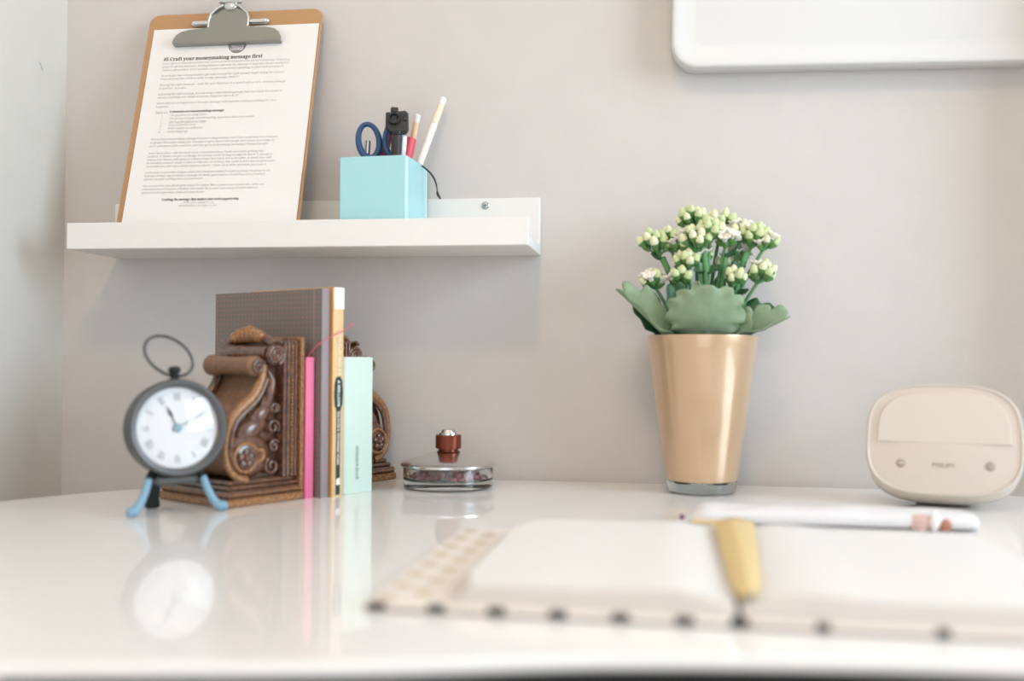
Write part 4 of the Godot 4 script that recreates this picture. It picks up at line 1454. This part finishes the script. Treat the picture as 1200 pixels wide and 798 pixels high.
func plant() -> void:
	var d := thing("kalanchoe_plant", "potted succulent with clusters of white green buds in the gold vase", "plant", VASE)
	var O := VASE
	# ---- flower heads: centre, radius, height share, share of opened white flowers, stem foot, bend
	var heads := [
		[Vector3(0.0377, 0.3085, 0.062), 0.0155, 0.75, 0.0, Vector3(0.045, 0.19, 0.068)],
		[Vector3(0.0700, 0.3060, 0.052), 0.0165, 0.65, 0.15, Vector3(0.055, 0.19, 0.062)],
		[Vector3(-0.0060, 0.2800, 0.076), 0.0150, 0.75, 0.0, Vector3(0.030, 0.19, 0.075)],
		[Vector3(0.0120, 0.2840, 0.070), 0.0140, 0.8, 0.2, Vector3(0.032, 0.19, 0.072)],
		[Vector3(0.0255, 0.2770, 0.080), 0.0105, 0.8, 0.5, Vector3(0.033, 0.19, 0.080)],
		[Vector3(0.0400, 0.2820, 0.094), 0.0150, 0.8, 0.15, Vector3(0.051, 0.19, 0.085)],
		[Vector3(0.0560, 0.2920, 0.090), 0.0140, 0.8, 0.1, Vector3(0.052, 0.19, 0.086)],
		[Vector3(0.0740, 0.2830, 0.086), 0.0100, 0.8, 0.85, Vector3(0.060, 0.19, 0.080)],
		[Vector3(0.0915, 0.2930, 0.068), 0.0125, 0.7, 0.6, Vector3(0.074, 0.19, 0.074)],
		[Vector3(0.1060, 0.2880, 0.074), 0.0145, 0.75, 0.0, Vector3(0.076, 0.19, 0.076)],
		[Vector3(0.1185, 0.2800, 0.078), 0.0105, 0.7, 0.1, Vector3(0.078, 0.19, 0.077)],
		[Vector3(0.0300, 0.2580, 0.090), 0.0115, 0.8, 0.0, Vector3(0.040, 0.185, 0.085)],
		[Vector3(-0.0070, 0.2370, 0.084), 0.0105, 0.9, 0.45, Vector3(0.018, 0.180, 0.080)],
		[Vector3(0.0230, 0.2400, 0.092), 0.0105, 0.9, 0.3, Vector3(0.030, 0.185, 0.085)],
		[Vector3(0.0830, 0.2395, 0.094), 0.0095, 0.9, 0.1, Vector3(0.068, 0.18, 0.085)],
		[Vector3(0.1130, 0.2450, 0.080), 0.0125, 0.9, 0.25, Vector3(0.082, 0.178, 0.078)],
		[Vector3(0.0760, 0.2560, 0.060), 0.0105, 0.8, 0.1, Vector3(0.062, 0.185, 0.066)],
		[Vector3(0.0900, 0.2700, 0.056), 0.0100, 0.8, 0.6, Vector3(0.070, 0.185, 0.066)],
		[Vector3(0.0490, 0.2660, 0.082), 0.0085, 0.8, 0.9, Vector3(0.051, 0.185, 0.080)],
	]
	var bud := bud_mesh(false)
	var bloom := bud_mesh(true)
	var sepal := sepal_mesh()
	for hd: Array in heads:
		var c: Vector3 = hd[0] - O
		var foot: Vector3 = hd[4] - O
		var r: float = hd[1]
		var hub := c + (foot - c).normalized() * r * 1.15
		var head := Node3D.new()
		head.name = "flower_head"
		d.add_child(head, true)
		var st := mk()
		var mid := foot.lerp(hub, 0.55) + Vector3((foot.x - hub.x) * 0.12, 0, (foot.z - hub.z) * 0.12)
		var path := catmull([Vector3(foot.x * 0.85, 0.1585, foot.z * 0.85), foot, mid, hub], 6)
		var rad := []
		for i in path.size():
			rad.append(lerpf(0.0027, 0.0017, float(i) / path.size()))
		tube(st, path, rad, 8)
		var nb := int(8 + (r - 0.0085) * 900)
		var spots := []
		for i in nb:
			# even spread over the upper cap of a flattened ball
			var f := (i + 0.5) / nb
			var y := 1.0 - 1.25 * f
			var rr := sqrt(maxf(0.0, 1.0 - y * y))
			var a := i * 2.39996 + c.x * 300.0
			var dir := Vector3(rr * cos(a), y, rr * sin(a))
			var p := c + dir * Vector3(r, r * hd[2], r) * rng.randf_range(0.80, 1.0) - Vector3(0, 0.002, 0)
			spots.append([p, (p - hub + Vector3(0, r * 0.5, 0)).normalized(), i])
			tube(st, [hub, hub.lerp(p, 0.5) + Vector3(0, -0.0012, 0), p - (p - hub).normalized() * 0.005], [0.0013, 0.0010, 0.0009], 6)
		obj("stalk", st, M.stem_green, head)
		for s: Array in spots:
			var up: Vector3 = s[1]
			var sd := up.cross(Vector3(0.3, 0.1, 1.0)).normalized()
			var k := rng.randf_range(0.98, 1.22)
			var xf := Transform3D(Basis(sd, up, sd.cross(up)).scaled_local(Vector3.ONE * k), s[0])
			var opened := rng.randf() < float(hd[3])
			inst("bloom" if opened else "bud", bloom if opened else bud, M.petal_white if opened else (M.bud_cream if rng.randf() < 0.45 else M.bud_green), head, xf)
			inst("sepal", sepal, M.sepal_green, head, xf)
	# extra bare stems and bracts
	var extra := [[Vector3(0.051, 0.1585, 0.086), Vector3(0.052, 0.23, 0.089), Vector3(0.049, 0.272, 0.090), 0.0034], [Vector3(0.074, 0.1585, 0.080), Vector3(0.084, 0.22, 0.079), Vector3(0.096, 0.268, 0.075), 0.0034], [Vector3(0.028, 0.1585, 0.075), Vector3(0.018, 0.225, 0.076), Vector3(0.004, 0.262, 0.076), 0.0034], [Vector3(0.066, 0.1585, 0.080), Vector3(0.069, 0.225, 0.083), Vector3(0.073, 0.262, 0.085), 0.0028]]
	for e: Array in extra:
		var st := mk()
		tube(st, catmull([e[0] - O, e[1] - O, e[2] - O], 8), e[3], 10)
		obj("stem", st, M.stem_green, d)
	# ---- leaves: foot, control point, tip, width, facing, fold, cup
	var fwd := Vector3(0, 0.15, 1)
	leaf("leaf", Vector3(0.050, 0.1685, 0.108) - O, Vector3(0.050, 0.1900, 0.128) - O, Vector3(0.048, 0.2270, 0.138) - O, 0.088, Vector3(0, -0.40, 1), -0.12, -0.10, M.leaf_pale, d, 11, 0.11)
	leaf("leaf", Vector3(0.016, 0.1640, 0.092) - O, Vector3(-0.006, 0.1880, 0.104) - O, Vector3(-0.0480, 0.2270, 0.104) - O, 0.046, Vector3(0.62, 0.50, 0.60), 0.70, 0.15, M.leaf_pale, d, 8, 0.22)
	leaf("leaf", Vector3(0.008, 0.1660, 0.082) - O, Vector3(-0.006, 0.190, 0.082) - O, Vector3(-0.026, 0.2200, 0.082) - O, 0.042, Vector3(0.45, 0.3, 0.85), 0.3, 0.1, M.leaf_dark, d, 7, 0.16)
	leaf("leaf", Vector3(0.082, 0.1640, 0.092) - O, Vector3(0.104, 0.1790, 0.102) - O, Vector3(0.1420, 0.1950, 0.104) - O, 0.042, Vector3(-0.30, 0.75, 0.60), 0.70, 0.15, M.leaf_pale, d, 8, 0.20)
	leaf("leaf", Vector3(0.082, 0.1660, 0.078) - O, Vector3(0.098, 0.185, 0.076) - O, Vector3(0.126, 0.2080, 0.074) - O, 0.050, Vector3(-0.4, 0.35, 0.85), 0.25, 0.1, M.leaf_dark, d, 7, 0.16)
	leaf("leaf", Vector3(0.066, 0.1700, 0.092) - O, Vector3(0.074, 0.190, 0.098) - O, Vector3(0.066, 0.2280, 0.096) - O, 0.034, Vector3(-0.5, 0.1, 0.85), 0.5, 0.2, M.leaf_dark, d, 6, 0.14)
	leaf("leaf", Vector3(0.076, 0.1680, 0.100) - O, Vector3(0.086, 0.184, 0.107) - O, Vector3(0.090, 0.2080, 0.108) - O, 0.034, Vector3(-0.2, 0.1, 1), 0.2, 0.1, M.leaf_pale, d, 6, 0.14)
	leaf("leaf", Vector3(0.030, 0.1700, 0.090) - O, Vector3(0.022, 0.202, 0.096) - O, Vector3(0.016, 0.2340, 0.098) - O, 0.032, Vector3(0.2, 0.1, 1), 0.3, 0.1, M.leaf_dark, d, 6, 0.14)
	leaf("leaf", Vector3(0.045, 0.175, 0.097) - O, Vector3(0.043, 0.205, 0.101) - O, Vector3(0.040, 0.2340, 0.102) - O, 0.022, fwd, 0.3, 0.1, M.leaf_pale, d, 5, 0.14)
	leaf("leaf", Vector3(0.060, 0.175, 0.082) - O, Vector3(0.062, 0.205, 0.082) - O, Vector3(0.068, 0.2400, 0.082) - O, 0.028, fwd, 0.3, 0.1, M.leaf_dark, d, 5, 0.14)
	leaf("leaf", Vector3(0.052, 0.168, 0.062) - O, Vector3(0.045, 0.190, 0.054) - O, Vector3(0.040, 0.2200, 0.046) - O, 0.050, fwd, 0.2, 0.1, M.leaf_dark, d, 6, 0.14)
	# small bracts on the stems
	leaf("bract", Vector3(0.008, 0.262, 0.076) - O, Vector3(-0.003, 0.2590, 0.078) - O, Vector3(-0.0080, 0.2680, 0.080) - O, 0.0055, Vector3(0, 1, 0.3), 0.2, 0.1, M.leaf_dark, d, 2, 0.0)
	leaf("bract", Vector3(0.050, 0.246, 0.090) - O, Vector3(0.044, 0.243, 0.094) - O, Vector3(0.0380, 0.2480, 0.096) - O, 0.0085, Vector3(0, 1, 0.4), 0.2, 0.1, M.leaf_dark, d, 2, 0.0)
	leaf("bract", Vector3(0.053, 0.246, 0.088) - O, Vector3(0.060, 0.245, 0.092) - O, Vector3(0.0680, 0.2520, 0.090) - O, 0.0140, Vector3(0, 1, 0.8), 0.2, 0.1, M.leaf_dark, d, 2, 0.0)
	leaf("bract", Vector3(0.094, 0.252, 0.078) - O, Vector3(0.088, 0.249, 0.082) - O, Vector3(0.0800, 0.2540, 0.084) - O, 0.0120, Vector3(0, 0.8, 0.8), 0.2, 0.1, M.leaf_dark, d, 2, 0.0)
	leaf("bract", Vector3(0.072, 0.262, 0.086) - O, Vector3(0.080, 0.264, 0.088) - O, Vector3(0.0870, 0.2750, 0.088) - O, 0.0050, Vector3(0, 0.7, 0.8), 0.2, 0.1, M.leaf_dark, d, 2, 0.0)
	leaf("bract", Vector3(0.086, 0.222, 0.082) - O, Vector3(0.092, 0.220, 0.086) - O, Vector3(0.0980, 0.2260, 0.086) - O, 0.0100, Vector3(0, 0.8, 0.7), 0.2, 0.1, M.leaf_dark, d, 2, 0.0)

# ---------------------------------------------------------------- small cream device
func monitor() -> void:
	var d := thing("baby_monitor", "rounded cream plastic monitor unit leaning back on the desk", "monitor", Vector3(0.2880, 0.0, 0.1400), deg_to_rad(-14.0))
	var lean := Transform3D(Basis(Vector3.RIGHT, deg_to_rad(-13.0)), Vector3(0, 0.0650, 0.0))
	# superellipse outlines swept from the rear to the front rim
	var lv := [[-0.050, 0.62, -0.0030], [-0.048, 0.72, -0.0040], [-0.040, 0.84, -0.0060], [-0.024, 0.920, -0.0085], [-0.004, 0.975, -0.0070], [0.010, 0.995, -0.0022], [0.0155, 1.0, 0.0], [0.0185, 0.995, 0.0], [0.0200, 0.982, 0.0], [0.0203, 0.968, 0.0], [0.0192, 0.955, 0.0], [0.0186, 0.948, 0.0]]
	var rows := []
	for l: Array in lv:
		rows.append(device_ring(l[1], l[2], l[0], lean))
	var st := mk()
	smooth(st)
	var n: int = rows[0].size()
	for k in rows.size() - 1:
		for j in n:
			var j2 := (j + 1) % n
			quad(st, rows[k][j], rows[k][j2], rows[k + 1][j2], rows[k + 1][j])
	flat(st)
	for j in range(1, n - 1):
		tri(st, rows[0][0], rows[0][j + 1], rows[0][j])
	obj("shell", st, M.device_shell, d)
	# face: gently domed front
	st = mk()
	var face := []
	for i in 9:
		var s := 0.950 * (1.0 - i / 8.0)
		face.append(device_ring(maxf(s, 0.0001), 0.0, 0.0187 + 0.0022 * (1.0 - pow(s / 0.95, 2.0)), lean))
	smooth(st)
	for k in face.size() - 1:
		for j in n:
			var j2 := (j + 1) % n
			quad(st, face[k][j], face[k][j2], face[k + 1][j2], face[k + 1][j])
	obj("face", st, M.device_face, d)
	# display panel in the upper part: outline follows the face, straight lower edge
	st = mk()
	var poly := PackedVector2Array()
	for p in device_outline(0.84):
		poly.append(Vector2(p.x, maxf(p.y, -0.0040)))
	var clean := PackedVector2Array()
	for i in poly.size():
		if clean.is_empty() or clean[clean.size() - 1].distance_to(poly[i]) > 0.0006:
			if not (absf(poly[i].y + 0.0040) < 1e-6 and clean.size() > 0 and absf(clean[clean.size() - 1].y + 0.0040) < 1e-6 and absf(poly[(i + 1) % poly.size()].y + 0.0040) < 1e-6):
				clean.append(poly[i])
	prism(st, clean, 0.0180, 0.0211, 0.0004, 2, lean)
	obj("display_panel", st, M.device_screen, d)
	for q: Array in [[-0.0395, -0.0255, 0.0049], [0.0425, -0.0255, 0.0049]]:
		st = mk()
		lathe(st, [Vector2(q[2], 0), Vector2(q[2], 0.0012), Vector2(q[2] - 0.0008, 0.0018), Vector2(0, 0.0018)], 28, lean * Transform3D(Basis(Vector3.RIGHT, PI / 2), Vector3(q[0], q[1], 0.0186)))
		var b := obj("button", st, M.device_grey, d)
		if q[0] < 0:
			st = mk()
			box(st, Vector3(q[0] - 0.003, q[1] - 0.0004, 0.0203), Vector3(q[0] + 0.003, q[1] + 0.0004, 0.0207), 0.0, lean)
			obj("button_mark", st, M.device_screen, b)
	for q: Array in [[-0.026, -0.0385], [0.025, -0.0385]]:
		st = mk()
		lathe(st, [Vector2(0.0016, 0), Vector2(0.0016, 0.0009), Vector2(0, 0.0009)], 16, lean * Transform3D(Basis(Vector3.RIGHT, PI / 2), Vector3(q[0], q[1], 0.0190)))
		obj("indicator_dot", st, M.device_shell, d)
	lettering("PHILIPS", face_font(true, 0.0, false), M.device_grey, 0.0205, 0.0042, d, lean * Transform3D(Basis(), Vector3(0, -0.0262, 0.0208)), "logo_text", 24, true)
	st = mk()
	box(st, Vector3(-0.026, 0.0, -0.040), Vector3(0.026, 0.0045, -0.012), 0.001)
	obj("foot_pad", st, M.device_shell, d)

func device_outline(s: float) -> PackedVector2Array:
	var out := PackedVector2Array()
	var n := 72
	for i in n:
		var a := TAU * i / n
		var ex := 2.0 / 3.1
		var x := signf(cos(a)) * pow(absf(cos(a)), ex)
		var y := signf(sin(a)) * pow(absf(sin(a)), ex)
		var w := 0.0735 * (1.0 + 0.020 * (0.1 - y))
		out.append(Vector2(x * w * s, y * 0.0568 * s))
	return out

func device_ring(s: float, dy: float, z: float, xf: Transform3D) -> PackedVector3Array:
	var row := PackedVector3Array()
	for p in device_outline(s):
		row.append(xf * Vector3(p.x, p.y + dy, z))
	return row

# ---------------------------------------------------------------- open planner
func planner() -> void:
	var d := thing("open_planner", "open planner with blank white pages and spotted cream cover", "notebook", Vector3(0.0480, 0.0, 0.5350), deg_to_rad(-1.5))
	var z0 := -0.142
	var z1 := 0.126
	# covers, lying open left and right of the spine
	var st := mk()
	prism(st, rrect(-0.2160, -z1, -0.0040, -z0, 0.006, 4), 0.0006, 0.0046, 0.0010, 2, Transform3D(Basis(Vector3.RIGHT, -PI / 2), Vector3.ZERO))
	var left := obj("cover", st, M.cream_cover, d)
	st = mk()
	prism(st, rrect(0.0040, -z1, 0.2130, -z0, 0.006, 4), 0.0006, 0.0046, 0.0010, 2, Transform3D(Basis(Vector3.RIGHT, -PI / 2), Vector3.ZERO))
	var right := obj("cover", st, M.cream_cover, d)
	st = mk()
	box(st, Vector3(-0.0050, 0.0004, z0 + 0.001), Vector3(0.0050, 0.0040, z1 - 0.001), 0.001)
	obj("spine", st, M.black_spot, d)
	# foil spots printed on the cover's inside margin and dark ones wrapping its edge
	for i in 8:
		for k in 2:
			var z := z0 + 0.012 + i * 0.0345 + k * 0.017
			if z < z1 - 0.004:
				st = mk()
				lathe(st, [Vector2(0.0062, 0.0), Vector2(0.0058, 0.0002), Vector2(0, 0.0002)], 20, Transform3D(Basis(), Vector3(-0.2060 + k * 0.0185, 0.0046, z)))
				obj("foil_spot", st, M.gold_spot, left)
	for part: Array in [[left, -0.2135, 6, 0.0355, 0.0120], [right, 0.0400, 3, 0.0620, 0.0090]]:
		for i in int(part[2]):
			st = mk()
			box(st, Vector3(part[1] + i * part[3], 0.0006, z1 - 0.0040), Vector3(part[1] + i * part[3] + part[4], 0.0048, z1 + 0.0003), 0.0010)
			obj("edge_spot", st, M.black_spot, part[0])
	st = mk()
	box(st, Vector3(-0.2150, 0.0002, z0 + 0.002), Vector3(-0.0042, 0.0013, z1 + 0.0006))
	obj("cover_lining", st, M.cover_outside, left)
	st = mk()
	box(st, Vector3(0.0042, 0.0002, z0 + 0.002), Vector3(0.2120, 0.0013, z1 + 0.0006))
	obj("cover_lining", st, M.cover_outside, right)
	# page blocks with a soft rise at the gutter and sloping fore edges
	for s: float in [-1.0, 1.0]:
		var outer := 0.163 if s < 0 else 0.196
		var prof := []        # (distance from the gutter, height)
		for i in 11:
			var t := i / 10.0
			prof.append(Vector2(lerpf(0.0015, outer, t), 0.0158 * (0.62 + 0.38 * smoothstep(0.0, 0.16, t)) - 0.0012 * smoothstep(0.75, 1.0, t) + (0.0020 * exp(-pow((t - 0.2) / 0.14, 2.0)))))
		st = mk()
		var zz0 := z0 + 0.008
		var zz1 := z1 - 0.010
		var top := []
		for p: Vector2 in prof:
			var row := PackedVector3Array()
			for k in 7:
				var f := k / 6.0
				var cut := 0.010 * maxf(0.0, 1.0 - minf(f, 1.0 - f) * 18.0) * smoothstep(outer - 0.012, outer, p.x)
				row.append(Vector3(s * (p.x - cut), p.y, lerpf(zz0, zz1, f)))
			top.append(row)
		smooth(st)
		for i in 10:
			for k in 6:
				if s > 0:
					quad(st, top[i][k], top[i][k + 1], top[i + 1][k + 1], top[i + 1][k])
				else:
					quad(st, top[i][k], top[i + 1][k], top[i + 1][k + 1], top[i][k + 1])
		obj("page", st, M.page, d)
		st = mk()
		flat(st)
		for i in 10:
			for e in 2:
				var k := 0 if e == 0 else 6
				var a: Vector3 = top[i][k]
				var b: Vector3 = top[i + 1][k]
				# ends of the block lean out towards the bottom
				quad(st, Vector3(a.x, 0.0047, a.z + (0.0035 if k == 6 else -0.001)), Vector3(b.x + s * (0.012 if i == 9 else 0.0), 0.0047, b.z + (0.0035 if k == 6 else -0.001)), b, a)
		for k in 6:
			var a: Vector3 = top[10][k]
			var b: Vector3 = top[10][k + 1]
			quad(st, Vector3(a.x + s * 0.012, 0.0047, a.z), Vector3(b.x + s * 0.012, 0.0047, b.z), b, a)
		obj("page_block", st, M.page_side, d)
	# gold ribbon lying along the gutter, folded over the top edge
	st = mk()
	var rows := []
	var low := []
	for i in 13:
		var t := i / 12.0
		var z := lerpf(z0 + 0.004, z1 - 0.012, t)
		var wl := lerpf(0.0165, 0.0085, t) * (1.0 - 0.45 * smoothstep(0.86, 1.0, t))
		var cx := lerpf(0.0080, 0.0055, t)
		var row := PackedVector3Array()
		var lo := PackedVector3Array()
		for k in 7:
			var v := -1.0 + k / 3.0
			var y := 0.0222 - (0.0050 if v < 0.0 else 0.0030) * absf(v) - 0.0030 * t * t
			row.append(Vector3(cx + v * wl, y, z))
			lo.append(Vector3(cx + v * wl, y - 0.0006, z))
		rows.append(row)
		low.append(lo)
	smooth(st)
	for i in 12:
		for k in 6:
			quad(st, rows[i][k], rows[i + 1][k], rows[i + 1][k + 1], rows[i][k + 1])
			quad(st, low[i][k], low[i][k + 1], low[i + 1][k + 1], low[i + 1][k])
	for k in 6:
		quad(st, low[0][k], rows[0][k], rows[0][k + 1], low[0][k + 1])
		quad(st, rows[12][k], low[12][k], low[12][k + 1], rows[12][k + 1])
	for i in 12:
		quad(st, low[i][0], low[i + 1][0], rows[i + 1][0], rows[i][0])
		quad(st, rows[i][6], rows[i + 1][6], low[i + 1][6], low[i][6])
	tube(st, [Vector3(-0.0240, 0.0175, z0 + 0.006), Vector3(-0.008, 0.0172, z0 + 0.007), Vector3(0.0080, 0.0185, z0 + 0.008)], 0.0018, 8)
	obj("gold_ribbon", st, M.gold_ribbon, d)

# ---------------------------------------------------------------- white packet behind the planner
func pouch() -> void:
	var d := thing("white_packet", "long white plastic packet behind the open planner", "packet", Vector3(0.1470, 0.0, 0.2850), 0.0)
	var st := mk()
	var rows := []
	for i in 41:
		var t := i / 40.0
		var x := lerpf(-0.130, 0.128, t)
		var e := smoothstep(0.0, 0.10, t) * (1.0 - 0.25 * smoothstep(0.985, 1.0, t))
		var hh := 0.0016 + 0.0140 * e
		var dz := 0.022 * (0.6 + 0.4 * e)
		var row := PackedVector3Array()
		for j in 20:
			var a := TAU * j / 20
			var yy := signf(sin(a)) * pow(absf(sin(a)), 0.7)
			var zz := signf(cos(a)) * pow(absf(cos(a)), 0.7)
			var dent := 0.0012 * sin(x * 70.0 + zz * 2.0) * sin(x * 31.0 + 1.0) * maxf(yy, 0.0) * e
			row.append(Vector3(x, 0.0004 + hh * 0.5 * (1.0 + yy) + dent, zz * dz))
		rows.append(row)
	smooth(st)
	for i in 40:
		for j in 20:
			var j2 := (j + 1) % 20
			quad(st, rows[i][j], rows[i][j2], rows[i + 1][j2], rows[i + 1][j])
	flat(st)
	for j in range(1, 19):
		tri(st, rows[0][0], rows[0][j + 1], rows[0][j])
		tri(st, rows[40][0], rows[40][j], rows[40][j + 1])
	obj("film", st, M.pouch_film, d)
	st = mk()
	ball(st, Vector3(0.0790, 0.0075, 0.0195), Vector3(0.0105, 0.0075, 0.0035))
	obj("pink_mark", st, M.pink_print, d)
	st = mk()
	ball(st, Vector3(0.1000, 0.0060, 0.0200), Vector3(0.0060, 0.0060, 0.0035))
	obj("brown_mark", st, M.brown_print, d)
	st = mk()
	ball(st, Vector3(0.0905, 0.0095, 0.0210), Vector3(0.0045, 0.0090, 0.0040))
	obj("white_button", st, M.white_plastic, d)
	st = mk()
	ball(st, Vector3(-0.1255, 0.0055, 0.0120), Vector3(0.0024, 0.0024, 0.0024))
	obj("purple_mark", st, M.purple_print, d)
